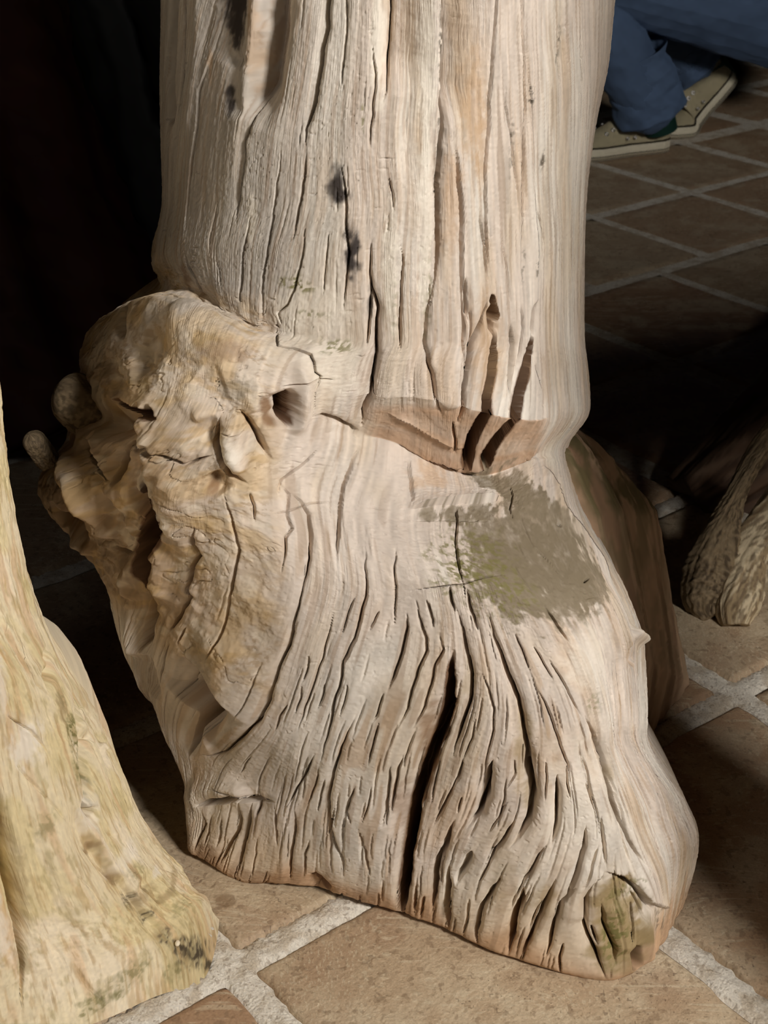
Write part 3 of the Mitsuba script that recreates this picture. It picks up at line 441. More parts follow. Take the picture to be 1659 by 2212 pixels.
c 8 14 - 111.5 856.9 240.8 115.1 853.8 204.9 118.9 853.7 181 116.4 854.8 154 109.6 856.3 137.8 101.1 857.8 123.7
c 5.5 10 - 137.3 853.3 198.1 138 852 170.9 138.3 851.5 151.8 134 850.7 129.1
c 5.5 9 - 161.6 851.2 155 161.6 849.1 132.1 157.3 846.6 109.1 152.4 844.1 89 148.9 842.4 74.2
c 3 7 - 173.6 854 162.1 175.8 851.6 141.9 178.9 850 124.2 180.7 848.5 109.6
c 7.5 13 - 57.7 870.7 143.4 52.6 872.8 122.7 50.5 874.1 104.8 42.5 877.4 83.6 40.9 879 57.8 40.5 885.7 16.5
c 9 11 - 72.5 866.5 112.6 68.3 867.8 97 61.7 870.6 79.2 59.7 871.6 66.5
c 7.5 14 - 52.6 874 87.2 52.2 874.7 64.8 51.5 876.6 36.7 55.3 880.7 4.6
c 6 12 - 97.9 856.5 94.7 88.3 859.3 71.9 81.2 862.3 52.5 77.6 866.4 22.8 80.4 867.2 2.1
c 4 8 - 129.8 851.7 133.1 124.6 851.1 118.3 118.2 850.5 101 110.3 851.6 88.2
c 4.5 9 - 104.6 857.4 150.7 98.4 859 133.2 90 860.8 116.7 87 861 102.1
c 10 18 - 114.7 850.2 88.7 114.2 849.3 74 108.2 851.1 54 106.4 852.3 31.5 104.8 853.9 5.2
c 6 12 - 140.6 846.7 103.5 135.8 844.5 83.1 130.8 844.5 68.6 126 845.4 46.6 119.1 847.4 23.2 116 848.5 1.5
c 6 12 - 158.1 844.7 94.4 146.3 842.8 76 142.5 842 58.4 138.4 841.7 36.7 135.7 841 13.6
c 3 7 - 149.1 839.3 37.5 146.8 837.8 17.4 148 835.3 1.5
c 2.4 5 - 71.1 866.7 59.7 70 868.6 35.5 67.6 873.8 6.1
c 3.5 8 - 26.5 884 56.2 25.3 894.2 11.2
c 2 5 - 98.4 857.7 173.1 92.2 860.6 151.5 83.7 863.3 131.8
c 2 5 - 61.7 864.6 204.7 57.5 867.2 186.5 53.2 870 169.7
c 4 8 - 180.4 865.1 187.7 183.8 860.4 171.8 190.7 858.6 154.2 198.1 858.5 135.6 207.3 859.9 116.8 219.2 864.1 95
c 2.4 6 - 131.9 844.8 79.1 124.9 845.8 62 121.3 846.7 42.1
c 2.4 6 - 91.3 860.7 124 84.1 861.8 96.4 77 864.2 74.9
c 2 5 - 159.7 856.9 194.1 165 854.8 178.1 167.6 853.8 169.3
c 2 5 - 143 856.5 214.1 144.9 853.5 192.9 148.6 852.3 176.8
c 3 7 - 4.5 880.4 189.8 2.4 883.5 158.5 0.8 886.7 115.6
c 2.5 6 - 32.9 883.1 43.3 31.2 892.6 6.9
c 2.2 5 - 121.3 850.7 108.6 114.6 851 96 108.8 851.1 74.4
c 2.2 5 - 172.6 850.3 135.2 168.4 847.2 111.3 163.3 844.3 90.9
c 2 5 - 62.5 867.4 169.3 58.9 870.1 148.3
c 6 12 - 179.6 848.1 107.5 170.9 845.7 97.6 166.4 843.6 84.1 166.5 840.2 57 170.6 838 41 178.7 834.5 23.4 187 827.9 2.5
c 5 9 h 179.6 848.1 107.5 194 850.8 100 208.1 854.8 83.5 219.8 860.4 62.6 231.3 867.4 43.5
s 16 5 L 179.5 848.2 108.5 170.1 845.6 97.5 165.7 843.6 84 165.7 840.2 57
s 14 6 Rh 179.5 848.2 108.5 194.4 851.2 102 209.5 855.6 83.7 222.2 862.4 61.4 246 882.5 31.7
c 5 8 - 178.4 844.2 79.1 183 841.6 55.3 192.1 838.4 32 195.1 832.9 13.3
c 4 8 - 202.4 851 76.9 207.2 849.5 52.1 207.3 843 29.4
h 6 24 - 211.4 843.1 23.2 214.5 839.8 8.9
r 16 6 n 193.2 847.5 77.7 200.3 845.8 50.5 202.1 838.6 23.4
r 14 6 n 215.6 854.8 51.5 222.6 852.6 25.6 227.3 849.8 2.8
c 4 8 - 171.9 840.4 56.6 178.4 837 34
c 2.5 5 - 201.6 851.9 86.8 213.3 855.4 62.6 220.9 856.4 41.9
r 7 10 n 203.7 949.1 274.8 214 965.7 252.9
g 9 6 n 200.7 938.9 265.3 205.8 942.7 246.6
c 2 5 - 56.3 961.2 383.5 56.9 954.7 382 57.2 947.1 379.9
c 1.8 4 h 102.5 1006.6 381.1 104.4 991.9 378.1 101.1 973.1 375.9 103.6 959.1 372.2
c 1.6 3 h 17 937.3 385.2 39.4 942.7 382.1 58.9 946.6 379.5 87.1 952.7 375.6
h 2.4 5 - 141.7 980.2 357.8 141.7 980.2 355.8""")


def build_trunk():
    na, nb, nv = int(775 * FINE), 28, int(1180 * FINE)
    ua = np.concatenate([np.linspace(-101, 101, na), np.linspace(101, 259, nb + 2)[1:-1]])
    rows = np.concatenate([np.linspace(0, 1, 14)[:-1], np.linspace(1, 16, nv)])
    # even spacing down the surface
    S, tv = net_surface(TRUNK_NET, ANGLES, np.linspace(-60, 60, 9), rows)
    st = np.linalg.norm(np.diff(S, axis=0), axis=2).mean(1)
    c = np.concatenate([[0], np.cumsum(st)])
    c1 = c[13]
    even = np.concatenate([rows[:13], np.interp(np.linspace(c1, c[-1], nv), c, rows)])
    edge = lambda t, a: (sstep(6.2, 6.9, t) * sstep(10.2, 9.4, t)) * sstep(-14, 8, a) * sstep(66, 50, a)
    S, tv = net_surface(TRUNK_NET, ANGLES, ua, even, edge)
    N = grid_normals(S)
    nr, nc = S.shape[:2]
    P, NN = S.reshape(-1, 3), N.reshape(-1, 3)
    jj, ii = np.meshgrid(np.arange(nc) * 0.7 / FINE, np.arange(nr) * 0.7 / FINE)   # chart, about mm
    # grain
    sub = cKDTree(S[::3, :na:3].reshape(-1, 3))
    nsub = len(range(0, na, 3))
    ijs, sl = [], []
    for kind, wd, dp, fl, pts in TRUNK_CARVING:
        if "n" in fl or "h" in fl or kind not in "cv":
            continue
        q = np.array(pts).reshape(-1, 3) * 1e-3
        c = np.concatenate([[0], np.cumsum(np.linalg.norm(np.diff(q, axis=0), axis=1))])
        qq = interp1d(c, q, axis=0)(np.linspace(0, c[-1], max(3, int(c[-1] / 0.006))))
        k = sub.query(qq)[1]
        i, j = 3 * (k // nsub), 3 * (k % nsub)
        di, dj = np.diff(i), np.diff(j)
        ok = (np.abs(di) > 2) & (np.abs(dj) < 2.2 * np.abs(di))
        ijs.append(np.stack([i[:-1][ok], j[:-1][ok]], 1)); sl.append(dj[ok] / di[ok])
    start = np.arange(nc)
    G = grain_lines((nr, nc), np.vstack(ijs), np.concatenate(sl), start) * np.float32(0.7 / FINE)
    V = ii.astype(np.float32)
    wob = ((n2(V / 9, G / 14, 3) - .5) + (n2(V / 3.5, G / 8, 4) - .5) * .35).ravel() * 2
    D = np.zeros(len(P))
    Y, Z, X = P[:, 1], P[:, 2], P[:, 0]
    lower = sstep(0.36, 0.26, Z)                     # the flared foot, more deeply weathered
    shelf = sstep(.20, .5, N[..., 2].ravel()) * sstep(.30, .33, Z) * sstep(.44, .42, Z) * sstep(-.03, .02, X)
    cut = sstep(-.13, -.3, N[..., 2].ravel()) * sstep(.36, .38, Z) * sstep(.48, .47, Z) * sstep(-.02, .0, X) * sstep(.142, .122, X)
    burl = sstep(-.065, -.10, X) * sstep(.21, .27, Z) * sstep(.56, .53, Z)
    g = G.ravel(); v = V.ravel()
    fib = 1 - 0.8 * np.maximum(burl, np.maximum(shelf, cut))
    D += (n2(g / 26, v / 330, 1) - .5) * .007 * fib * (1 - lower * .3)
    smooth_ = 1 - .6 * sstep(.0, -.08, X) * (1 - lower)
    D += (n2(g / 9, v / 150, 2) - .5) * .0026 * fib * (1 + .8 * lower) * smooth_
    D += (n2(g / 3.2, v / 60, 5) - .5) * .0010 * fib * (1 + .7 * lower) * smooth_
    D += (n2(g / 1.5, v / 26, 6) - .5) * .00042 * fib
    crag = burl * sstep(-.12, -.19, X) * sstep(.50, .45, Z)
    D += (f2(jj.ravel() / 34, v / 34, 7, 3) - .5) * .012 * burl
    D += (.5 - np.abs(2 * f2(jj.ravel() / 9 + n2(v / 12, g / 20, 73), v / 12, 74, 2) - 1)) * .0032 * crag
    f = f2(jj.ravel() / 15, v / 21, 75, 3)
    D -= .0020 * burl * np.clip(1 - np.abs(f - .5) / .014, 0, 1) * sstep(.42, .6, n2(jj.ravel() / 30, v / 30, 76))
    D += (.5 - np.abs(2 * f2(jj.ravel() / 26 + .5 * n2(v / 18, g / 30, 70), v / 34, 72, 3) - 1)) * .009 * crag
    D += (f2(jj.ravel() / 6, v / 6, 8, 3) - .5) * .0022 * np.maximum(burl, np.maximum(.35 * shelf, .4 * cut))
    D += (f2(jj.ravel() / 2.2, v / 2.2, 9, 2) - .5) * .0007
    # thin natural checks: short cracks along the grain, and a few across it on the bleached ridges
    Dg = D.reshape(nr, nc)
    rng = np.random.default_rng(5)
    gn = G[:, :na]
    lowg, fibg, Xg = lower.reshape(nr, nc), fib.reshape(nr, nc), X.reshape(nr, nc)
    for k in range(int(1150)):
        i, j = rng.integers(20, nr - 12), rng.integers(8, na - 8)
        foot = lowg[i, j]
        if rng.random() > fibg[i, j] * (.25 + .75 * foot):
            continue
        L = int(rng.uniform(14, 46) * (1 + .4 * foot) / .7 * FINE)
        L = min(L, nr - 4 - i)
        rows_ = np.arange(i, i + L)
        g0 = G[i, j]
        jc = np.array([np.interp(g0, gn[r], np.arange(na)) for r in rows_]) + np.cumsum(rng.normal(0, .10, L))
        t = np.linspace(0, 1, L)
        dep = rng.uniform(.0008, .0022) * (.8 + .7 * foot) * np.sin(np.pi * t) ** .6
        hw = rng.uniform(.9, 1.35)
        j0 = np.floor(jc).astype(int)
        for o in (-2, -1, 0, 1, 2):
            q = j0 + o
            ok = (q > 0) & (q < na)
            Dg[rows_[ok], q[ok]] -= (dep * np.clip(1.15 - np.abs(q - jc) / hw, 0, 1))[ok]
    for k in range(380):
        i, j = rng.integers(30, int(nr * .52)), rng.integers(20, na - 20)
        if fibg[i, j] < .7 or n2(G[i, j] / 22, i * .7 / 160, 62) < .55:
            continue
        L = int(rng.uniform(4, 11) / .7 * FINE)
        cols = np.arange(j, min(j + L, na - 2)); t = np.linspace(0, 1, len(cols))
        ic = i + np.cumsum(rng.normal(0, .25, len(cols)))
        r0 = np.floor(ic).astype(int)
        for o in (-1, 0, 1, 2):
            Dg[r0 + o, cols] -= rng.uniform(.0006, .0013) * np.sin(np.pi * t) ** .5 * np.clip(1.1 - np.abs(r0 + o - ic), 0, 1)
    D = Dg.ravel()
    # pits and worm holes
    f = n2(jj.ravel() / 1.6, v / 2.4, 63)
    D -= .0006 * np.clip((f - .86) / .06, 0, 1) * sstep(.5, .62, n2(g / 12, v / 50, 64))
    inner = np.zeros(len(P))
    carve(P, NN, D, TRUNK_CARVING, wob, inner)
    D -= .007 * np.clip(1 - Z / .010, 0, 1) ** 2            # worn edge under the foot
    keepfoot = sstep(0.0, 0.006, Z)
    D = np.where(D > 0, D * keepfoot, D)
    back = (np.arange(nc) >= na)
    Dg = D.reshape(nr, nc)
    Dg = Dg * np.where(back, .35, 1.0)[None, :] if back.any() else Dg
    out = (S + N * Dg[..., None])
    ragged = (n2(jj / 7, ii * 0 + 3, 71) - .35) * .006
    out[..., 2] = np.maximum(out[..., 2], -0.001)
    # colour: bleached wood with stains
    c_pale, c_pink, c_grey, c_tan, c_orange = lin(212, 205, 194), lin(199, 187, 175), lin(168, 163, 156), lin(193, 178, 157), lin(188, 163, 134)
    col = np.broadcast_to(c_pink, (len(P), 3)).copy()
    col = blend(col, c_pale, sstep(.42, .68, f2(g / 22, v / 160, 81)) * .85)
    col = blend(col, c_tan, sstep(.5, .75, f2(g / 14, v / 90, 82)) * .6)
    greyw = sstep(-.02, -.10, X) * sstep(.50, .56, Z) * .85 + sstep(.02, -.05, X) * lower * .35
    col = blend(col, c_grey, np.clip(greyw * (.6 + .8 * (f2(g / 18, v / 80, 83) - .3)), 0, 1))
    col = blend(col, c_orange, sstep(.56, .74, f2(g / 12, v / 70, 84)) * .4 * (1 - greyw) * sstep(-.02, .05, X))
    col = blend(col, lin(196, 172, 136), burl * (.25 + .6 * sstep(.4, .65, f2(jj.ravel() / 22, v / 18, 85))))
    col = blend(col, lin(150, 124, 96), crag * .7)
    col = blend(col, lin(174, 146, 100), burl * sstep(.55, .72, f2(jj.ravel() / 16, v / 10, 86)) * .6)
    col = blend(col, lin(158, 134, 104), burl * sstep(.54, .64, f2(jj.ravel() / 3, v / 2.4, 77, 3)) * sstep(.4, .6, f2(jj.ravel() / 24, v / 24, 78)) * .6)
    col = blend(col, lin(206, 194, 176), burl * sstep(.55, .7, f2(jj.ravel() / 18, v / 14, 79)) * .6)
    col = blend(col, lin(184, 152, 124), cut * .85 * (.6 + .6 * n2(v / 5, g / 30, 87)))
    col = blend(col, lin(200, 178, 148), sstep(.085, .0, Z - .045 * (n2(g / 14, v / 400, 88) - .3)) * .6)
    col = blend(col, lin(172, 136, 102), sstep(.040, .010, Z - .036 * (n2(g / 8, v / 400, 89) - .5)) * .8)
    col = blend(col, lin(96, 68, 46), inner * .95)              # brown decayed heartwood, darkened further to carry the shade inside the splits
    # fibre by fibre tone
    tone = 1 + (n2(g / 1.4, v / 22, 90) - .5) * .30 + (n2(g / 4, v / 50, 91) - .5) * .15 + (n2(jj.ravel() / 2, v / 2, 92) - .5) * .08
    col = col * tone[:, None]
    col = blend(col, lin(172, 144, 112), sstep(.60, .76, n2(g / 1.5, v / 40, 120)) * sstep(.35, .65, f2(g / 15, v / 70, 121)) * (.30 + .2 * lower) * fib)
    col = blend(col, lin(142, 116, 90), sstep(.72, .82, n2(g / 1.3, v / 46, 122)) * .4 * fib)
    rag = f2(g / 3, v / 7, 93, 4)
    patch = .62 + .55 * f2(jj.ravel() / 4, v / 4, 94, 4)
    specks = sstep(.45, .6, f2(jj.ravel() / 2.6, v / 2.6, 95, 3))
    for kind, cx, cy, cz, rx, rz, st in TRUNK_STAINS:
        ix = np.flatnonzero((np.abs(Z - cz * 1e-3) < 1.8e-3 * rz) & (np.abs(X - cx * 1e-3) < 1.8e-3 * rx))
        r = np.hypot(np.hypot(X[ix] - cx * 1e-3, Y[ix] - cy * 1e-3) / (rx * 1e-3), (Z[ix] - cz * 1e-3) / (rz * 1e-3))
        k = sstep(1.25, .35 if kind != "g" else .8, r + (rag[ix] - .5) * 1.3) * st
        if kind == "g":
            k = k * patch[ix]
        if kind in "ms":   # specks
            k = k * specks[ix]
        col[ix] = blend(col[ix], STAIN[kind], np.clip(k, 0, 1))
    row_t = np.repeat(even, nc)
    which = np.where(burl > .5, 1, np.where(row_t > 9.0, 2, 0))
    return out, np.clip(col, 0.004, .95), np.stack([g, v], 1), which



STAIN = {"b": lin(58, 52, 50), "m": lin(116, 110, 66), "o": lin(184, 150, 112), "g": lin(124, 112, 92), "s": lin(78, 68, 54), "p": lin(226, 218, 204), "d": lin(128, 96, 66), "k": lin(156, 136, 100), "w": lin(132, 114, 80)}
TRUNK_STAINS = [('b',-110,1005,760,np.float64(11.7),np.float64(11.7),0.9),('b',-103,998,756,np.float64(11.6),np.float64(11.6),0.9),('b',-109,1003,745,np.float64(11.1),np.float64(11.1),0.9),('b',-104,997,739,np.float64(9.4),np.float64(9.4),0.9),('b',-32,953,645,np.float64(5.7),np.float64(5.7),0.9),('b',-30,952,636,np.float64(6.4),np.float64(6.4),0.9),('b',-24,951,607,np.float64(4.5),np.float64(4.5),0.9),('b',-22,950,597,np.float64(5.9),np.float64(5.9),0.9),('b',-22,950,587,np.float64(5.9),np.float64(5.9),0.9),('b',-24,951,576,np.float64(3.8),np.float64(3.8),0.9),('b',-107,999,728,np.float64(6.1),np.float64(6.1),0.9),('b',-109,999,697,np.float64(4.4),np.float64(4.4),0.9),('b',-109,999,688,np.float64(4.1),np.float64(4.1),0.9),('g',130,972,364,np.float64(37.1),np.float64(37.1),0.9),('g',119,991,373,np.float64(23.7),np.float64(23.7),0.9),('g',100,935,369,np.float64(35.9),np.float64(35.9),0.9),('g',141,941,354,np.float64(36.3),np.float64(36.3),0.9),('g',112,907,358,np.float64(35.3),np.float64(35.3),0.9),('g',158,923,342,np.float64(28.4),np.float64(28.4),0.9),('g',87,904,364,np.float64(25.8),np.float64(25.8),0.9),('g',137,902,346,np.float64(27.9),np.float64(27.9),0.9),('g',156,904,337,np.float64(15.0),np.float64(15.0),0.9),('g',104,894,356,np.float64(27.6),np.float64(27.6),0.9),('g',106,1005,380,np.float64(17.9),np.float64(17.9),0.9),('g',85,1005,382,np.float64(13.9),np.float64(13.9),0.9),('g',55,952,382,np.float64(11.4),np.float64(11.4),0.9),('g',35,947,385,np.float64(7.6),np.float64(7.6),0.9),('g',77,963,379,np.float64(11.5),np.float64(11.5),0.9),('m',70,916,371,np.float64(31.6),np.float64(31.6),0.6),('m',52,904,368,np.float64(22.1),np.float64(22.1),0.6),('m',79,889,357,np.float64(27.4),np.float64(27.4),0.6),('m',97,885,351,np.float64(20.1),np.float64(20.1),0.6),('m',58,894,362,np.float64(14.7),np.float64(14.7),0.6),('w',181,845,82,np.float64(16.0),np.float64(16.0),0.9),('w',191,843,54,np.float64(22.2),np.float64(22.2),0.9),('w',204,841,28,np.float64(22.4),np.float64(22.4),0.9),('w',185,836,28,np.float64(16.2),np.float64(16.2),0.9),('w',219,853,38,np.float64(16.4),np.float64(16.4),0.9),('w',192,849,94,np.float64(11.9),np.float64(11.9),0.9),('w',213,855,63,np.float64(12.2),np.float64(12.2),0.9),('b',-103,998,750,np.float64(13.3),32.7,0.9),('b',-109,999,691,np.float64(5.2),13.4,0.8),('b',-33,953,642,np.float64(7.4),14.0,0.85),('b',-23,950,594,np.float64(6.2),23.7,0.95),('b',-10,950,555,np.float64(3.0),13.8,0.6),('s',39,957,729,np.float64(4.0),50.5,0.95),('s',37,958,659,np.float64(2.2),83.8,0.6),('s',102,998,693,np.float64(4.2),8.4,0.9),('s',116,1018,644,np.float64(3.7),10.8,0.9),('s',122,1018,728,np.float64(4.6),16.3,0.7),('s',89,990,658,np.float64(3.6),26.6,0.5),('s',117,1021,566,np.float64(3.2),17.3,0.7),('s',105,1007,566,np.float64(2.4),22.0,0.5),('m',31,957,567,np.float64(4.0),40.8,0.7),('m',7,951,560,np.float64(3.7),35.4,0.6),('m',-14,950,689,np.float64(1.6),13.9,0.7),('o',61,968,687,np.float64(11.1),41.6,0.5),('o',46,962,625,np.float64(8.2),42.5,0.45),('o',67,973,662,np.float64(6.5),33.1,0.4),('p',29,954,722,np.float64(6.2),78.2,0.85),('p',29,956,627,np.float64(5.8),85.7,0.8),('p',4,951,578,np.float64(6.6),52.4,0.8),('p',-4,950,737,np.float64(5.2),41.9,0.85),('p',-54,957,549,np.float64(33.7),21.9,0.6),('p',-36,948,508,np.float64(22.2),29.5,0.6),('p',-96,982,610,np.float64(5.0),26.8,0.6),('o',-90,985,738,np.float64(5.7),51.1,0.45),('o',-125,1018,711,np.float64(3.0),14.3,0.5),('m',-68,963,567,np.float64(15.1),6.2,0.8),('m',-38,952,524,np.float64(15.3),6.1,0.8),('m',-62,960,567,np.float64(13.4),7.3,0.7),('m',-54,957,546,np.float64(16.9),3.5,0.7),('d',-154,1038,547,np.float64(7.2),11.8,0.6),('d',-215,1001,440,np.float64(22.1),5.3,0.7),('d',-267,1057,316,np.float64(16.2),24.3,0.6),('d',-193,955,391,np.float64(7.2),22.2,0.6),('d',-114,936,524,np.float64(20.1),6.8,0.5),('d',-129,913,426,np.float64(6.2),11.2,0.8),('d',-84,926,483,np.float64(8.5),15.0,0.85),('g',-108,923,502,np.float64(11.7),6.8,0.6),('g',-156,985,545,np.float64(20.8),3.0,0.5),('p',-113,915,456,np.float64(8.5),17.0,0.8),('p',-166,936,389,np.float64(10.7),16.3,0.5),('g',-189,982,496,np.float64(10.6),29.7,0.4),('k',-179,959,489,np.float64(13.9),9.0,0.6),('p',142,1063,379,np.float64(11.9),11.2,0.4),('d',33,873,200,np.float64(9.2),65.4,0.7),('d',14,882,140,np.float64(11.4),31.3,0.5),('o',36,980,402,np.float64(22.1),12.3,0.5),('o',77,978,512,np.float64(21.0),47.2,0.4),('m',165,877,254,np.float64(9.0),11.7,0.5),('k',191,843,54,np.float64(23.0),49.9,0.85),('m',190,841,43,np.float64(11.5),44.8,0.95),('m',202,852,87,np.float64(22.9),10.2,0.6),('s',236,869,32,np.float64(7.9),14.1,0.6),('k',132,845,81,np.float64(11.4),29.4,0.5),('k',96,858,102,np.float64(11.4),48.2,0.35),('p',160,886,291,np.float64(28.7),27.9,0.5),('p',151,852,171,np.float64(29.4),59.8,0.5),('g',-153,948,233,np.float64(17.4),45.2,0.5),('g',-108,924,159,np.float64(50.8),35.6,0.4),('d',-161,966,16,np.float64(14.9),18.1,0.6),('d',-110,939,11,np.float64(29.3),11.2,0.6),('d',218,839,1,np.float64(21.5),2.1,0.9),('k',109,856,237,np.float64(7.2),57.5,0.6),('k',65,871,279,np.float64(5.3),42.8,0.4),('k',117,854,181,np.float64(5.5),39.3,0.5),('k',181,868,191,np.float64(4.4),27.2,0.5)]

out, col, uv, which = build_trunk()
F = grid_faces(*out.shape[:2])
V = out.reshape(-1, 3)
NV = meshkit.arrays((V, F), True)[2]
part = np.sort(which[F], axis=1)[:, 1]
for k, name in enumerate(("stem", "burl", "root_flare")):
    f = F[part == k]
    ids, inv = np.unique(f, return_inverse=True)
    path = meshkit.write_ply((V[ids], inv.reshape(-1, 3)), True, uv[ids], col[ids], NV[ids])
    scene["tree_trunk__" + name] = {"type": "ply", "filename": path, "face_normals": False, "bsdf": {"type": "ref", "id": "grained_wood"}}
labels["tree_trunk__burl"] = {"label": "craggy tan burl with a dark hole"}
thing("tree_trunk", "large bleached weathered trunk with burl and sawn notch standing on tiles", "tree trunk")

# ---------------------------------------------------------------- floor: mortar bed and terracotta tiles
O0, D1, D2 = np.array([-0.130, 0.849]), np.array([0.7975, 0.6033]), np.array([-0.6033, 0.7975])
P1, P2, JOINT = 0.323, 0.340, 0.027


def row_shift(j):
    return 0.47 * P1 if j >= 3 else 0.0


def to_lattice(x, y):
    dx, dy = x - O0[0], y - O0[1]
    return dx * D1[0] + dy * D1[1], dx * D2[0] + dy * D2[1]


def mortar(x0, x1, y0, y1, step):
    x, y = np.meshgrid(np.arange(x0, x1 + step / 2, step), np.arange(y0, y1 + step / 2, step))
    a, b = to_lattice(x, y)
    jb = np.floor(b / P2)
    da = np.abs((a - np.where(jb >= 3, 0.47 * P1, 0) + P1 / 2) % P1 - P1 / 2)
    db = np.abs((b + P2 / 2) % P2 - P2 / 2)
    d = np.minimum(da, db) / (JOINT / 2)
    rough = (f2(x * 160, y * 160, 5, 3) - .5) * .0040 + (f2(x * 420, y * 420, 6, 2) - .5) * .0024
    z = np.where(d < 1.1, .0020 * (1 - np.minimum(d, 1) ** 2) - .0022 + rough, -.0075)
    z = np.minimum(z, .0034)
    col = blend(np.broadcast_to(lin(196, 186, 170), x.shape + (3,)), lin(166, 152, 132), sstep(.45, .75, f2(x * 60, y * 60, 7, 3)) * .6)
    col = blend(col, lin(140, 124, 104), sstep(.55, .75, f2(x * 260, y * 260, 8, 3)) * .4)
    return np.stack([x, y, z], -1), col


def tile_color(p, n, uv):
    dx, dy = p.x - float(O0[0]), p.y - float(O0[1])
    a, b = dx * float(D1[0]) + dy * float(D1[1]), dx * float(D2[0]) + dy * float(D2[1])
    j = dr.floor(b / P2)
    i = dr.floor((a - dr.select(j >= 3, 0.47 * P1, 0.0)) / P1)
    h, h2 = mikit.cell_rand(i, j, 3.0), mikit.cell_rand(i, j, 8.0)
    lc = lambda *c: mi.Color3f(*[float(v) for v in lin(*c)])
    c = mikit.mix(lc(172, 154, 128), lc(160, 128, 100), h) * (0.93 + 0.14 * h2)
    c = mikit.mix(c, lc(190, 174, 148), mikit.smoothstep(.46, .72, mikit.fbm(p.x * 24, p.y * 24, 1.0, 4)) * .6)
    c = mikit.mix(c, lc(150, 120, 94), mikit.smoothstep(.50, .74, mikit.fbm(p.x * 17 + 9, p.y * 17, 2.0, 4)) * .5)
    c = mikit.mix(c, lc(196, 182, 156), mikit.smoothstep(.58, .74, mikit.fbm(p.x * 120 + 60 * mikit.noise(p.x * 9, p.y * 9), p.y * 260, 3.0, 3)) * .45)
    c = mikit.mix(c, lc(120, 98, 76), mikit.smoothstep(.62, .76, mikit.fbm(p.x * 170, p.y * 170, 4.0, 3)) * .45)
    c = mikit.mix(c, lc(84, 68, 52), mikit.smoothstep(.86, .95, mikit.noise(p.x * 420, p.y * 420, 5.0)) * mikit.smoothstep(.5, .7, mikit.noise(p.x * 22, p.y * 22, 6.0)) * .5)
    sx, sy = (p.x + 0.1425) / 0.0095, (p.y - 0.924) / 0.0085
    c = mikit.mix(c, lc(120, 96, 70), mikit.smoothstep(1.15, .8, dr.sqrt(sx * sx + sy * sy) + .3 * (mikit.noise(p.x * 160, p.y * 160, 2.0) - .5)) * .55)   # a dried drip
    return c * (0.86 + 0.28 * mikit.fbm(p.x * 700, p.y * 700, 7.0, 2))


def tile_relief(p, n, uv):
    return mikit.fbm(uv.x * 320, uv.y * 320, 9.0, 3) * 0.0010 + mikit.fbm(uv.x * 1200, uv.y * 1200, 4.0, 2) * 0.00025


def mortar_color(p, n, uv):
    lc = lambda *c: mi.Color3f(*[float(v) for v in lin(*c)])
    c = mikit.mix(lc(208, 201, 188), lc(184, 172, 154), mikit.smoothstep(.4, .75, mikit.fbm(p.x * 70, p.y * 70, 1.0, 3)))
    c = mikit.mix(c, lc(132, 116, 98), mikit.smoothstep(.6, .76, mikit.fbm(p.x * 320, p.y * 320, 2.0, 3)) * .5)
    return c * (0.85 + 0.3 * mikit.noise(p.x * 900, p.y * 900, 3.0))


def surfaced(color, relief, rough):
    b = {"type": "principled", "base_color": mikit.proc(color), "roughness": rough, "specular": 0.25}
    return {"type": "twosided", "bsdf": {"type": "bumpmap", "arbitrary": mikit.proc(relief, eps=4e-4), "scale": 1.0, "bsdf": b}}


scene["tile"] = surfaced(tile_color, tile_relief, 0.62)
scene["mortar"] = surfaced(mortar_color, lambda p, n, uv: mikit.fbm(uv.x * 420, uv.y * 420, 2.0, 3) * 0.0014, 0.9)

S, col = mortar(-0.62, 0.80, 0.45, 1.75, 0.0046)
f = grid_faces(*S.shape[:2], closed=False)[:, ::-1]
add("floor", trimesh.Trimesh(S.reshape(-1, 3), f, process=False), "mortar", kind="structure", smooth=True, uv=S[..., :2].reshape(-1, 2))
S, col = mortar(-3.0, 4.0, 1.75, 8.0, 0.05)
S[..., 2] = -.0030
far = [(S, col)]
for k, (x0, x1, y0, y1) in enumerate(((-3.0, 4.0, -2.0, 0.45), (-3.0, -0.62, 0.45, 1.75), (0.80, 4.0, 0.45, 1.75))):
    x, y = np.meshgrid(np.linspace(x0, x1, 40), np.linspace(y0, y1, 40))
    far.append((np.stack([x, y, x * 0 - .0030], -1), np.broadcast_to(lin(170, 158, 142), x.shape + (3,))))
V, Fc, Cc, at = [], [], [], 0
for S, c in far:
    V.append(S.reshape(-1, 3)); Fc.append(grid_faces(*S.shape[:2], closed=False)[:, ::-1] + at); Cc.append(c.reshape(-1, 3)); at += len(V[-1])
add("floor__mortar", trimesh.Trimesh(np.vstack(V), np.vstack(Fc), process=False), "mortar", smooth=True, uv=np.vstack(V)[:, :2])


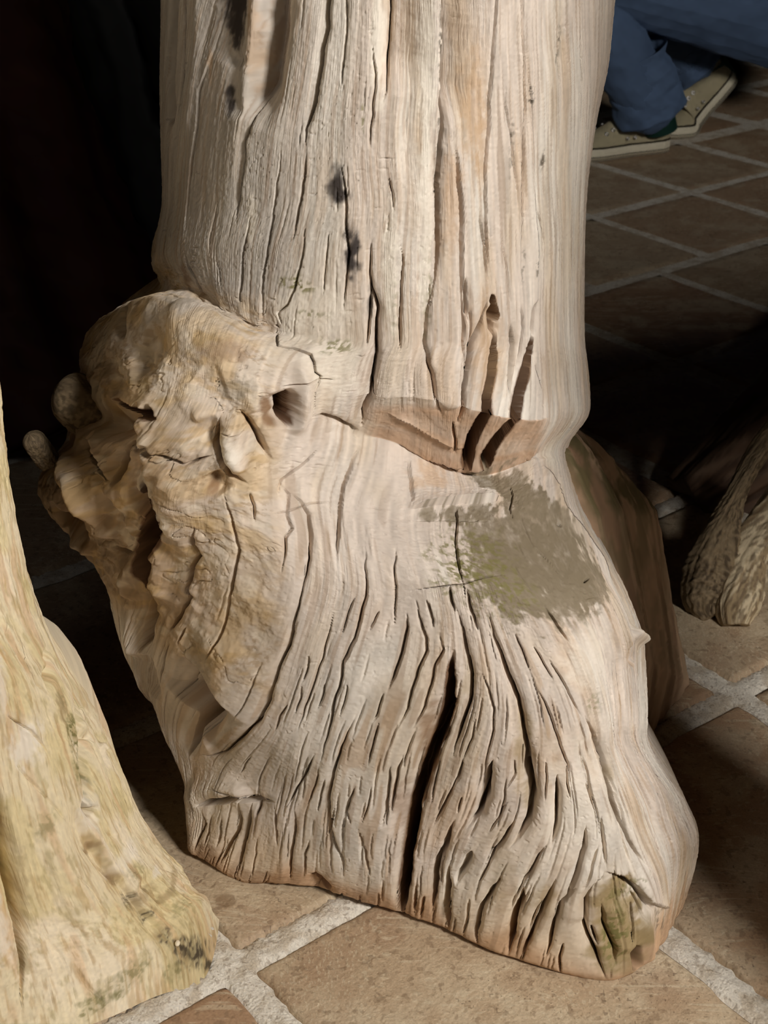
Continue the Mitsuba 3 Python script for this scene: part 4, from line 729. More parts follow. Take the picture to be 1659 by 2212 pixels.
def tile_mesh(i, j, n):
    rng = np.random.default_rng(1000 + i * 97 + j * 13)
    s = np.linspace(-1, 1, n)
    s = np.sign(s) * (1 - (1 - np.abs(s)) ** 1.35)            # denser at the rims
    a, b = np.meshgrid(s, s)
    gap = JOINT if j < 2 else .014
    ha, hb = (P1 - gap) / 2, (P2 - gap) / 2
    la, lb = a * ha, b * hb
    ca, cb = (i + .5) * P1 + row_shift(j), (j + .5) * P2
    wa = (n2(cb * 30 + lb * 45, ca * 9 + np.sign(a) * 3, 11) - .5) * .006
    wb = (n2(ca * 30 + la * 45, cb * 9 + np.sign(b) * 3, 12) - .5) * .006
    la, lb = la + wa * np.abs(a) ** 4, lb + wb * np.abs(b) ** 4
    th = rng.normal(0, .004)
    la, lb = la * math.cos(th) - lb * math.sin(th), la * math.sin(th) + lb * math.cos(th)
    x = O0[0] + (ca + la) * D1[0] + (cb + lb) * D2[0]
    y = O0[1] + (ca + la) * D1[1] + (cb + lb) * D2[1]
    e = np.minimum(ha * (1 - np.abs(a)), hb * (1 - np.abs(b)))
    z = -.0045 * (1 - np.clip(e / .007, 0, 1)) ** 2 + (f2(x * 14, y * 14, 13, 2) - .5) * .0030 + rng.normal(0, .0006)
    z = z + (f2(x * 150, y * 150, 14, 3) - .5) * .0009
    z = z - np.clip((n2(x * 330, y * 330, 15) - .9) / .06, 0, 1) * .0010 * sstep(.45, .6, n2(x * 40, y * 40, 16))
    rim = (np.abs(a) == 1) | (np.abs(b) == 1)
    z = np.where(rim, -.010, z)
    m = trimesh.Trimesh(np.stack([x, y, z], -1).reshape(-1, 3), grid_faces(n, n, closed=False)[:, ::-1], process=False)
    return m, np.stack([x, y], -1).reshape(-1, 2)


def in_view(x, y, m=0.75):
    zc = y * math.cos(PITCH) + CAM[2] * math.sin(PITCH)
    return y > 0.3 and abs(x) < 0.2765 * zc + m and y < 7.0


k = 0
for j in range(-4, 24):
    for i in range(-8, 22):
        ca, cb = (i + .5) * P1 + row_shift(j), (j + .5) * P2
        x, y = O0 + ca * D1 + cb * D2
        if not in_view(x, y):
            continue
        r = math.hypot(x, y)
        m, c = tile_mesh(i, j, 48 if r < 1.25 else 30 if r < 1.6 else 14 if r < 3.6 else 8)
        add("floor__tile" + (f"_{k:03d}" if k else ""), m, "tile", smooth=True, uv=c)
        k += 1

# ---------------------------------------------------------------- the pale root in the foreground
ROOT_NET = np.array([-568,960,1500,-544,920,1500,-514,884,1500,-483,855,1500,-452,836,1500,-425,830,1500,-403,836,1500,-387,855,1500,-378,884,1500,-376,920,1500,-384,960,1500,-433,1013,1500,-499,1046,1500,-556,1046,1500,-582,1013,1500,-468,960,559,-444,920,574,-414,884,587,-383,855,598,-352,836,604,-325,830,607,-303,836,604,-287,855,598,-278,884,587,-276,920,574,-284,960,559,-333,1013,559,-399,1046,559,-456,1046,559,-482,1013,559,-485,960,482,-459,918,501,-428,881,518,-394,851,531,-361,832,539,-333,825,542,-309,832,539,-292,851,531,-282,881,518,-281,918,501,-289,960,482,-339,1013,482,-408,1046,482,-469,1046,482,-498,1013,482,-502,960,423,-474,917,445,-440,878,465,-404,847,481,-369,827,491,-338,820,494,-313,827,491,-294,847,481,-283,878,465,-281,917,445,-290,960,423,-342,1013,423,-414,1046,423,-480,1046,423,-513,1013,423,-522,960,349,-490,911,378,-451,866,404,-410,831,424,-371,808,438,-337,800,442,-310,808,438,-290,831,424,-279,866,404,-277,911,378,-287,960,349,-344,1019,349,-425,1055,349,-498,1055,349,-535,1019,349,-537,950,285,-499,894,321,-455,844,354,-409,804,380,-366,779,397,-329,770,403,-299,779,397,-278,804,380,-266,844,354,-265,894,321,-275,950,285,-342,1021,285,-434,1064,285,-515,1064,285,-554,1021,285,-550,950,243,-512,897,280,-468,854,310,-421,822,333,-376,802,347,-333,793,349,-293,791,345,-269,820,312,-254,866,270,-249,917,222,-251,950,191,-279,1038,196,-354,1093,209,-446,1093,225,-521,1038,238,-572,950,181,-520,877,236,-468,821,275,-417,785,298,-372,770,304,-333,775,290,-298,793,266,-270,830,235,-249,874,202,-236,914,170,-236,945,145,-268,1036,148,-352,1092,157,-456,1093,169,-540,1038,177,-604,950,78,-535,854,162,-472,789,215,-418,753,241,-370,740,246,-337,767,207,-300,796,173,-265,830,147,-238,878,117,-221,917,92,-217,940,74,-254,993,74,-351,1026,75,-471,1026,77,-567,997,78,-638,950,-27,-555,840,79,-484,770,144,-424,732,175,-372,720,178,-339,758,124,-295,793,94,-253,831,72,-218,874,55,-196,910,42,-191,940,22,-234,976,17,-345,997,5,-483,997,-10,-595,979,-22,-668,950,-117,-572,828,12,-494,751,85,-430,711,113,-376,700,107,-340,749,55,-288,785,45,-239,824,35,-200,870,20,-175,911,9,-167,935,0,-215,956,-11,-340,969,-40,-495,969,-77,-620,961,-106,-582,802,0,-569,797,0,-531,783,0,-474,760,0,-406,735,0,-342,743,0,-282,768,0,-226,793,0,-180,820,0,-150,839,0,-147,916,0,-197,931,0,-318,946,0,-463,945,0,-565,894,0]).reshape(-1, 15, 3) * 1e-3
ROOT_CARVING = read("""c 5.5 15.3 t -289 803 224 -286 807 202 -285 808 185 -286 808 167 -286 806 139 -285 805 116 -284 802 90 -284 795 64 -286 787 47 -288 780 30 -289 773 15
v 17.6 11.9 tR -289 803 224 -286 807 202 -285 808 185 -286 808 167 -286 806 139 -285 805 116 -284 802 90 -284 795 64
v 15.4 13.6 R -254 857 179 -249 864 155 -244 869 131 -235 875 99 -218 879 59 -208 880 40 -197 879 21 -176 869 5 -153 854 0 -149 844 0
c 2.4 3.5 - -251 859 155 -242 867 113 -224 877 71 -211 876 41 -192 873 14 -171 863 3 -150 850 0
c 2 3.5 - -238 886 132 -226 898 94 -219 895 75 -205 894 49 -186 900 19 -159 893 2
g 13.2 15.3 - -260 941 238 -249 921 222 -243 901 199 -240 891 170 -240 885 143
c 9.9 22.1 - -242 882 161 -241 883 145 -239 885 137 -236 894 136
r 9.9 3 - -242 944 167 -234 935 147 -227 937 115 -220 937 84
c 1.6 2.8 - -277 818 253 -271 828 223 -265 837 197 -257 848 166 -250 857 141
c 2.08 3.5 - -250 813 38 -240 808 19 -225 802 5
c 1.6 2.8 - -255 840 117 -244 849 89 -234 853 63
c 1.6 2.8 - -220 909 86 -200 912 48 -178 915 13 -157 902 1
c 1.6 2.8 - -205 930 53 -183 933 17 -158 920 1
c 2 3.5 - -276 811 297 -272 820 282 -265 836 260 -261 846 237 -257 853 216
g 11 10.2 - -260 891 301 -256 884 284 -255 863 283
c 2 4.2 - -258 896 288 -255 878 285
r 7.7 3 - -252 942 205 -249 944 193
r 7.7 3.6 - -241 943 165 -239 942 157
g 6.6 8.5 - -244 906 205 -242 930 181
c 1.44 2.8 - -264 853 345 -261 844 320 -257 852 291 -252 871 260
c 1.44 2.8 - -286 949 437 -286 948 418 -285 947 399 -284 946 380 -281 939 363 -277 926 352 -272 909 343
c 1.28 2.1 - -270 843 371 -267 829 351 -263 833 321
c 1.6 2.8 - -282 928 459 -282 924 442 -281 917 426 -280 905 413 -278 893 400
g 17.6 8.5 - -209 894 55 -192 898 26 -167 894 4""")
ROOT_STAINS = [('m',-242,888,181,np.float64(13.2),35.7,0.95),('m',-256,878,289,np.float64(7.1),9.1,0.9),('m',-265,833,172,np.float64(10.9),11.6,0.6),('s',-211,879,46,np.float64(9.9),8.0,0.75),('s',-201,880,27,np.float64(10.0),5.6,0.85),('s',-188,875,11,np.float64(10.0),3.5,0.95),('s',-176,869,5,np.float64(10.0),3.5,0.95),('s',-161,860,1,np.float64(9.9),2.8,0.95),('s',-150,849,0,np.float64(7.9),2.8,0.95),('m',-212,896,63,np.float64(11.9),8.4,0.5),('m',-177,910,11,np.float64(14.4),4.3,0.45),('d',-239,872,109,np.float64(7.7),5.8,0.5),('d',-224,878,72,np.float64(7.8),7.7,0.5),('m',-240,887,150,np.float64(7.6),13.3,0.9),('s',-239,887,139,np.float64(3.8),3.2,0.9),('m',-247,886,221,np.float64(11.1),18.3,0.9),('m',-251,886,253,np.float64(9.1),12.2,0.6),('m',-213,827,11,np.float64(27.0),5.7,0.7),('m',-235,800,9,np.float64(17.0),6.7,0.8),('s',-165,864,2,np.float64(19.9),2.8,0.85),('k',-186,919,25,np.float64(28.7),4.3,0.7),('k',-205,885,39,np.float64(19.9),6.9,0.6),('d',-288,806,188,np.float64(7.0),19.7,0.6),('p',-268,831,250,np.float64(17.4),23.4,0.8),('p',-241,881,144,np.float64(17.1),21.5,0.6),('p',-219,898,78,np.float64(23.8),8.0,0.5),('p',-273,811,321,np.float64(8.3),32.3,0.6),('p',-298,793,104,np.float64(10.8),51.9,0.6),('m',-281,913,432,np.float64(3.4),5.1,0.8),('k',-251,882,249,np.float64(10.9),14.0,0.7),('m',-180,841,2,np.float64(11.8),2.7,0.6),('k',-280,812,134,np.float64(5.4),40.8,0.5),('p',-198,915,46,np.float64(8.1),4.3,0.6),('k',-192,873,14,np.float64(16.0),2.3,0.4)]


def build_root():
    na, nb, nv = int(400 * FINE), 20, int(560 * FINE)
    ua = np.concatenate([np.linspace(-20, 101, na), np.linspace(101, 340, nb + 2)[1:-1]])
    S, tv = net_surface(ROOT_NET, ANGLES, ua, np.concatenate([np.linspace(0, 1, 8)[:-1], np.linspace(1, len(ROOT_NET) - 1, nv)]))
    N = grid_normals(S)
    nr, nc = S.shape[:2]
    P, NN = S.reshape(-1, 3), N.reshape(-1, 3)
    jj, ii = np.meshgrid(np.arange(nc) * 0.9 / FINE, np.arange(nr) * 1.1 / FINE)
    g, v = jj.ravel().astype(np.float32), ii.ravel().astype(np.float32)
    wob = (n2(v / 14, g / 12, 103) - .5) * 2
    D = (n2(g / 30, v / 260, 105) - .5) * .012 + (n2(g / 8, v / 120, 106) - .5) * .0030 + (n2(g / 2.6, v / 40, 107) - .5) * .0011
    D += (f2(g / 9, v / 9, 108, 3) - .5) * .0022
    f = n2(g / 9, v / 150, 109)
    D -= .0016 * sstep(.5, .62, n2(g / 20, v / 60, 110)) * np.clip(1 - np.abs(f - .5) / .05, 0, 1)
    carve(P, NN, D, ROOT_CARVING, wob)
    Z, X, Y = P[:, 2], P[:, 0], P[:, 1]
    D = np.where(D > 0, D * sstep(0, .01, Z), np.maximum(D, -.5 * Z))
    out = S + N * (D.reshape(nr, nc) * np.where(np.arange(nc) >= na, .4, 1.0))[..., None]
    out[..., 2] = np.maximum(out[..., 2], -.001)
    col = np.broadcast_to(lin(216, 202, 170), (len(P), 3)).copy()
    col = blend(col, lin(222, 208, 182), sstep(.45, .65, f2(g / 26, v / 90, 111)) * .8)
    col = blend(col, lin(208, 192, 146), sstep(.48, .66, f2(g / 34, v / 46, 112)) * .7)
    col = blend(col, lin(196, 160, 120), sstep(.55, .72, f2(g / 12, v / 70, 113)) * .5)
    col = blend(col, lin(160, 144, 96), sstep(.58, .74, f2(g / 5, v / 14, 114, 4)) * .45)
    col = blend(col, lin(170, 140, 92), sstep(.58, .72, f2(g / 3, v / 22, 116, 3)) * .45)
    col = col * (1 + (n2(g / 1.8, v / 24, 115) - .5) * .14 + (f2(g / 2, v / 3, 117, 2) - .5) * .22)[:, None]
    rag = f2(g / 4, v / 6, 118, 4)
    for kind, cx, cy, cz, rx, rz, st in ROOT_STAINS:
        r = np.hypot(np.hypot(X - cx * 1e-3, Y - cy * 1e-3) / (rx * 1e-3), (Z - cz * 1e-3) / (rz * 1e-3))
        near = r < 1.7
        k = np.zeros(len(P)); k[near] = sstep(1.25, .35, r[near] + (rag[near] - .5) * 1.4) * st
        if kind in "ms":
            k *= .35 + .65 * sstep(.42, .6, f2(g / 3, v / 3, 119, 3))
        col = blend(col, STAIN[kind], np.clip(k, 0, 1))
    return trimesh.Trimesh(out.reshape(-1, 3), grid_faces(nr, nc), process=False), np.clip(col, .004, .95), np.stack([g * .9, v], 1)


mesh, col, uv = build_root()
add("flared_root", mesh, "grained_wood", "pale yellow flared tree root with mossy green stains in the left foreground", "tree root", smooth=True, color=col, uv=uv)


# ---------------------------------------------------------------- grown tubes: other roots and stems
def tube_grid(path, rad, ns, nt, flat=1.0):
    path, rad = np.array(path, float), np.array(rad, float)
    c = np.concatenate([[0], np.cumsum(np.linalg.norm(np.diff(path, axis=0), axis=1))])
    s = np.linspace(0, c[-1], ns)
    q = CubicSpline(c, path)(s) if len(path) > 2 else interp1d(c, path, axis=0)(s)
    r = PchipInterpolator(c, rad)(s)
    t = np.gradient(q, axis=0); t /= np.linalg.norm(t, axis=1, keepdims=True)
    a = np.cross(t, [0.0, 1.0, 0.05]); a /= np.linalg.norm(a, axis=1, keepdims=True)
    b = np.cross(t, a)
    th = np.linspace(0, 2 * np.pi, nt, endpoint=False)
    S = q[:, None] + r[:, None, None] * (np.cos(th)[None, :, None] * a[:, None] + flat * np.sin(th)[None, :, None] * b[:, None])
    return S, s, th, q


def grown(path, rad, ns, nt, tones, seed, rough=1.0, flute=1.0, flat=1.0, cap=True):
    S, s, th, q = tube_grid(path, rad, ns, nt, flat)
    N = S - q[:, None]
    N /= np.linalg.norm(N, axis=2, keepdims=True) + 1e-9
    R = float(np.mean(rad))
    x, y = np.cos(th)[None, :] * 1.0, s[:, None] / R
    u = th[None, :] / (2 * np.pi) * 12
    per = lambda a, b, sd: n2(np.cos(th)[None, :] * a + 9, np.sin(th)[None, :] * a + y * b, sd)
    rr = PchipInterpolator(np.linspace(0, 1, len(rad)), rad)(np.linspace(0, 1, ns))[:, None]
    D = rr * flute * ((per(1.6, .25, seed) - .5) * .5 + (per(4, .3, seed + 1) - .5) * .28 + (per(11, .5, seed + 2) - .5) * .12)
    D += rr * rough * ((per(5, 5, seed + 3) - .5) * .10 + (per(16, 14, seed + 4) - .5) * .05)
    S = S + N * D[..., None]
    S[..., 2] = np.maximum(S[..., 2], -.001)
    c0, c1, c2 = tones
    col = np.broadcast_to(c0, S.shape).copy()
    col = blend(col, c1, sstep(.45, .62, per(5, .9, seed + 5) * .6 + per(13, 3, seed + 6) * .4))
    col = blend(col, c2, sstep(.52, .68, per(9, 5, seed + 7)) * .7)
    col = col * (1 + (per(30, 4, seed + 8) - .5) * .3)[..., None]
    V, F, C = S.reshape(-1, 3), grid_faces(ns, nt), col.reshape(-1, 3)
    if cap:
        k = len(V)
        V = np.vstack([V, S[0].mean(0), S[-1].mean(0)])
        C = np.vstack([C, col[0].mean(0), col[-1].mean(0)])
        i = np.arange(nt); e = (ns - 1) * nt
        F = np.vstack([F, np.stack([i, (i + 1) % nt, i * 0 + k], 1), np.stack([e + (i + 1) % nt, e + i, i * 0 + k + 1], 1)])
    m = trimesh.Trimesh(V, F, process=False)
    if m.volume < 0:
        m.invert()
    return m, np.clip(C, .003, .9)


# sawn rear flank of the trunk, and the loose knobs of the burl
def flank():
    pts = np.array([[.163, 1.10, .365], [.186, 1.20, .338], [.226, 1.22, .293], [.192, 1.08, .3135], [.277, 1.25, .22], [.226, 1.05, .188], [.338, 1.255, -.001],
                    [.286, 1.186, -.001], [.200, 1.02, -.001], [.05, 1.02, -.001], [.05, 1.36, -.001], [.30, 1.36, -.001], [.05, 1.10, .36], [.08, 1.30, .36], [.20, 1.33, .25]])
    m = trimesh.convex.convex_hull(pts)
    M = manifold3d.Manifold(manifold3d.Mesh(np.array(m.vertices, np.float32), np.array(m.faces, np.uint32))).refine_to_length(0.006)
    mm = M.to_mesh()
    t = trimesh.Trimesh(mm.vert_properties[:, :3], mm.tri_verts)
    trimesh.smoothing.filter_taubin(t, iterations=3)
    v = np.array(t.vertices)
    n = np.array(t.vertex_normals)
    a, z = v[:, 0] * .55 + v[:, 1] * .83, v[:, 2] + .25 * v[:, 0]
    d = (n2(a / .012, z / .2, 201) - .5) * .006 + (n2(a / .035, z / .3, 202) - .5) * .010 + (f2(a / .004, z / .05, 203, 3) - .5) * .004
    v = v + n * d[:, None]
    v[:, 2] = np.maximum(v[:, 2], -.001)
    col = np.broadcast_to(lin(176, 148, 122), v.shape).copy()
    col = blend(col, lin(140, 112, 88), sstep(.45, .62, f2(a / .02, z / .12, 204)))
    col = blend(col, lin(112, 100, 70), sstep(.1, .5, n[:, 2]) * sstep(.40, .55, f2(a / .015, z / .02, 205, 4)))
    col = col * (1 + (n2(a / .003, z / .04, 206) - .5) * .3)[:, None]
    return trimesh.Trimesh(v, np.array(t.faces), process=False), np.clip(col, .004, .9)


m, c = flank()
add("tree_trunk__sawn_flank", m, "wood", "brown side flank with a mossy sloping cut", smooth=True, color=c)
OLIVE = (lin(140, 122, 96), lin(118, 102, 80), lin(84, 72, 54))
def stub(a, b, r):
    """A short rounded stub: axis from a to b, radius r, ending in a dome."""
    a, b = np.array(a), np.array(b)
    d = (b - a) / np.linalg.norm(b - a)
    t = np.array([0, .25, .5, .7, .85, .95, .995]) * np.pi / 2
    return [tuple(a), tuple((a + b) / 2)] + [tuple(b + d * r * .8 * math.sin(x)) for x in t], [r * 1.02, r * 1.04] + [r * math.cos(x) for x in t]


KNOBS = [stub((-.236, 1.09, .402), (-.266, 1.09, .420), .0225), stub((-.296, 1.095, .356), (-.3045, 1.088, .380), .0105)]
for k, (p, r) in enumerate(KNOBS):
    m, c = grown(p, r, 60, 90, OLIVE, 220 + 20 * k, 1.0, .8)
    add("tree_trunk__burl_knob" + ("_001" if k else ""), m, "wood", smooth=True, color=c)

# roots and stems behind
m, c = grown([(1.62, 2.05, 1.5), (1.46, 2.0, .80), (1.10, 1.90, .32), (.76, 1.80, .17), (.56, 1.74, .06), (.42, 1.68, -.01)], [.14, .14, .14, .125, .085, .045], 150, 110, (lin(96, 74, 58), lin(70, 52, 40), lin(112, 92, 74)), 300)
add("leaning_root", m, "wood", "dark brown leaning root flaring onto the floor at the right edge", "tree root", smooth=True, color=c)
PALE = (lin(196, 180, 150), lin(150, 130, 100), lin(110, 92, 70))
thing("forked_root", "small pale forked root with an open hole on the tiles by the right edge", "tree root")
m, c = grown([(0.4854, 1.52, 0.2022), (0.4518, 1.5, 0.1673), (0.4286, 1.475, 0.1376), (0.412, 1.455, 0.1106), (0.398, 1.435, 0.0807), (0.389, 1.42, 0.0446), (0.3879, 1.405, 0.0181), (0.3939, 1.385, 0.0015)], [0.0134, 0.0128, 0.0117, 0.0149, 0.0232, 0.0299, 0.0277, 0.0143], 200, 130, (lin(122, 106, 82), lin(84, 70, 52), lin(140, 122, 96)), 330, 1.2, .6)
add("forked_root__branch", m, "wood", smooth=True, color=c)
m, c = grown([(0.511, 1.5, 0.1435), (0.4743, 1.465, 0.102), (0.4468, 1.44, 0.0714), (0.43, 1.415, 0.0444), (0.4174, 1.385, 0.0211), (0.4143, 1.366, 0.0029)], [0.0337, 0.0257, 0.0267, 0.0298, 0.0274, 0.0163], 180, 130, PALE, 350, .8, .45)
add("forked_root__branch_001", m, "wood", smooth=True, color=c)
m, c = grown([(-.78, 2.25, 1.5), (-.72, 2.22, .95), (-.64, 2.16, .5), (-.54, 2.06, .12), (-.48, 2.02, -.02)], [.17, .17, .17, .20, .23], 90, 80, (lin(64, 28, 19), lin(44, 18, 13), lin(72, 38, 26)), 370)
add("reddish_trunk", m, "wood", "dark reddish tree trunk in deep shade at the upper left", "tree trunk", smooth=True, color=c)
m, c = grown([(-.70, 2.75, 1.5), (-.56, 2.70, .90), (-.42, 2.62, .45), (-.30, 2.52, .05), (-.27, 2.50, -.02)], [.16, .17, .18, .22, .24], 90, 80, (lin(15, 15, 12), lin(10, 10, 8), lin(18, 17, 13)), 390)
add("dark_trunk", m, "wood", "nearly black trunk in shade between the reddish trunk and the large pale trunk", "tree trunk", smooth=True, color=c)
m, c = grown([(.52, .60, 1.25), (.535, .62, .85), (.54, .62, .40), (.55, .63, -.01)], [.075, .085, .085, .10], 120, 110, PALE, 410)  # out-of-view blocker, added and shaped to shade the floor at the right
thing("shadow_blocker", "unseen trunk with a thick side limb, added to cast shadow right of the flared foot", "tree trunk")
add("shadow_blocker__stem", m, "wood", smooth=True, color=c)
m, c = grown([(.55, .62, .82), (.84, .62, .93), (1.02, .63, .95), (1.26, .64, .93)], [.085, .11, .10, .07], 90, 100, PALE, 430)
add("shadow_blocker__limb", m, "wood", smooth=True, color=c)

q = trimesh.creation.icosphere(4)
v = np.array(q.vertices); v = v * (1 + .25 * (meshkit.fbm(v * 1.7, 2, 3) - .5))[:, None] * [.0022, .0030, .0020]
q = trimesh.Trimesh(v @ trimesh.transformations.rotation_matrix(.5, [0, 1, 0])[:3, :3] + np.array([-0.1782, 0.875, 0.0063]) + [0, -.006, -.001], q.faces, process=False)
add("pebble", q, "matte", "tiny pale pebble caught in the mossy fold of the flared root", "pebble", smooth=True, color=np.broadcast_to(lin(226, 214, 190), (len(q.vertices), 3)))

# ---------------------------------------------------------------- the crouching person behind the trunk
def bones(joints, links, edge=0.012, smooth=8):
    """One continuous body: hulls of the spheres at linked joints, joined, refined and smoothed."""
    ball = lambda j: manifold3d.Manifold.sphere(joints[j][1], 20).translate(list(map(float, joints[j][0])))
    parts = [manifold3d.Manifold.batch_hull([ball(j) for j in l]) for l in links]
    m = manifold3d.Manifold.batch_boolean(parts, manifold3d.OpType.Add).refine_to_length(edge).to_mesh()
    t = trimesh.Trimesh(m.vert_properties[:, :3], m.tri_verts)
    trimesh.smoothing.filter_taubin(t, iterations=smooth)
    return t


def cloth(t, tone, amp, scale, seed, var=.25):
    v, n = np.array(t.vertices), np.array(t.vertex_normals)
    w = np.stack([v[:, 0] * .5 + v[:, 2], v[:, 1], v[:, 2] - v[:, 0]], 1)
    v = v + n * ((meshkit.fbm(w * [scale * 1.8, scale, scale * .7], 3, seed) - .5) * amp)[:, None]
    c = np.asarray(tone) * (1 + (meshkit.fbm(v * 60, 3, seed + 1) - .5) * var + (meshkit.fbm(v * 9, 2, seed + 2) - .5) * var)[:, None]
    return trimesh.Trimesh(v, np.array(t.faces), process=False), np.clip(c, .002, .9)


PT = {"pelvis": ((1.06, 3.68, .37), .15), "hip": ((1.00, 3.57, .345), .15), "hip2": ((1.00, 3.78, .35), .13), "waist": ((1.02, 3.68, .56), .135), "chest": ((.88, 3.63, .82), .15),
      "neckbase": ((.80, 3.60, .98), .075), "neck": ((.77, 3.59, 1.05), .055), "head": ((.72, 3.57, 1.17), .088), "chin": ((.665, 3.545, 1.12), .045), "crown": ((.74, 3.58, 1.21), .085), "nose": ((.625, 3.53, 1.165), .014),
      "knee": ((.42, 3.42, .47), .085), "cuff": ((.655, 3.50, .13), .071), "shin": ((.52, 3.455, .33), .083), "ank": ((.695, 3.525, .075), .036),
      "knee2": ((.47, 3.80, .40), .078), "cuff2": ((.815, 3.775, .185), .060), "shin2": ((.63, 3.79, .31), .072), "ank2": ((.885, 3.80, .15), .034),
      "sho": ((.83, 3.44, .93), .06), "elb": ((.66, 3.36, .70), .045), "wri": ((.47, 3.36, .585), .028), "sho2": ((.86, 3.80, .93), .06), "elb2": ((.66, 3.86, .70), .045), "wri2": ((.50, 3.72, .585), .028)}
fing = []
for tag, base, sy in (("a", (.47, 3.36, .585), 1), ("b", (.50, 3.72, .585), -1)):
    b = np.array(base)
    PT["palm" + tag] = (tuple(b + [-.055, sy * .02, -.005]), .020); PT["palk" + tag] = (tuple(b + [-.060, sy * .055, -.008]), .017)
    fing.append(("wri" + ("" if tag == "a" else "2"), "palm" + tag, "palk" + tag))
    for q in range(4):
        k0 = b + [-.070, sy * (.012 + .017 * q), -.006]; ln = (.036, .041, .038, .030)[q]
        k1, k2, k3 = k0 + [-ln, 0, -.010], k0 + [-ln * 1.55, 0, -.032], k0 + [-ln * 1.75, 0, -.055]
        for z, kk in enumerate((k0, k1, k2, k3)): PT[f"f{tag}{q}{z}"] = (tuple(kk), .0095 - .0008 * z)
        fing += [(f"f{tag}{q}{z}", f"f{tag}{q}{z + 1}") for z in range(3)] + [("palm" + tag, f"f{tag}{q}0")]
    for z, off in enumerate(((-.030, -.008 * sy, -.012), (-.052, -.030 * sy, -.022), (-.078, -.034 * sy, -.034))): PT[f"t{tag}{z}"] = (tuple(b + off), .0115 - .001 * z)
    fing += [(f"t{tag}0", f"t{tag}1"), (f"t{tag}1", f"t{tag}2"), ("wri" + ("" if tag == "a" else "2"), f"t{tag}0")]
SKIN, DENIM, SHIRT = lin(196, 150, 122), lin(82, 102, 132), lin(58, 60, 64)
body = bones(PT, [("neckbase", "neck"), ("neck", "head"), ("head", "crown", "chin"), ("head", "nose"), ("elb", "wri"), ("elb2", "wri2"), ("sho", "elb"), ("sho2", "elb2"), ("neckbase", "sho"), ("neckbase", "sho2"),
                  ("chest", "neckbase", "sho", "sho2"), ("waist", "chest"), ("pelvis", "waist"), ("pelvis", "hip", "hip2"), ("hip", "knee"), ("knee", "ank"), ("hip2", "knee2"), ("knee2", "ank2")] + fing
             if False else [("neckbase", "neck"), ("neck", "head"), ("head", "crown", "chin"), ("head", "nose"), ("neckbase", "sho"), ("neckbase", "sho2"), ("sho", "elb"), ("elb", "wri"), ("sho2", "elb2"), ("elb2", "wri2"),
                            ("cuff", "ank"), ("cuff2", "ank2")][:10] + fing, .008, 5)
m, c = cloth(body, SKIN, .001, 30, 500, .08)
add("person__body", m, "matte", smooth=True, color=c)
thing("person", "person crouching in blue jeans and pale canvas sneakers behind the bleached trunk", "person")
jeans = bones(PT, [("pelvis", "hip", "hip2", "waist"), ("hip", "knee"), ("knee", "shin"), ("shin", "cuff"), ("hip2", "knee2"), ("knee2", "shin2"), ("shin2", "cuff2")], .010, 6)
m, c = cloth(jeans, DENIM, .016, 14, 510, .3)
add("person__jeans", m, "denim", smooth=True, color=c)
shirt = bones({**PT, "waist": (PT["waist"][0], .148), "chest": (PT["chest"][0], .160), "sho": (PT["sho"][0], .07), "sho2": (PT["sho2"][0], .07), "elb": (PT["elb"][0], .055), "elb2": (PT["elb2"][0], .055)},
              [("waist", "chest"), ("chest", "sho", "sho2"), ("sho", "elb"), ("sho2", "elb2")], .014, 6)
m, c = cloth(shirt, SHIRT, .012, 12, 520)
add("person__shirt", m, "denim", smooth=True, color=c)
hair = bones({"a": ((.76, 3.585, 1.225), .085), "b": ((.795, 3.60, 1.15), .075), "c": ((.70, 3.565, 1.235), .07)}, [("a", "b"), ("a", "c")], .010, 4)
m, c = cloth(hair, lin(54, 40, 30), .012, 40, 530)
add("person__hair", m, "matte", smooth=True, color=c)


def ring(center, axis, r0, r1, tube, n=40):
    """A hem or band: a closed loop of radii r0 x r1 about an axis."""
    a = np.asarray(axis, float); a /= np.linalg.norm(a)
    u = np.cross(a, [0, 1.0, 0]); u /= np.linalg.norm(u); w = np.cross(a, u)
    t = np.linspace(0, 2 * np.pi, n, endpoint=False); p = np.linspace(0, 2 * np.pi, 8, endpoint=False)
    c = np.asarray(center) + r0 * np.cos(t)[:, None] * u + r1 * np.sin(t)[:, None] * w
    o = (c - center) / np.linalg.norm(c - center, axis=1, keepdims=True)
    S = c[:, None] + tube * (np.cos(p)[None, :, None] * o[:, None] + 1.6 * np.sin(p)[None, :, None] * a)
    m = trimesh.Trimesh(S.reshape(-1, 3), np.vstack([grid_faces(n, 8), [[(n - 1) * 8 + k, k, (n - 1) * 8 + (k + 1) % 8] for k in range(8)], [[k, (k + 1) % 8, (n - 1) * 8 + (k + 1) % 8] for k in range(8)]]), process=False)
    if m.volume < 0: m.invert()
    return m


def dress(key, m, tone, seed, mat="matte", var=.15):
    v = np.array(m.vertices)
    add(key, m, mat, smooth=True, color=np.clip(np.asarray(tone) * (1 + (meshkit.fbm(v * 70, 3, seed) - .5) * var)[:, None], .002, .9))


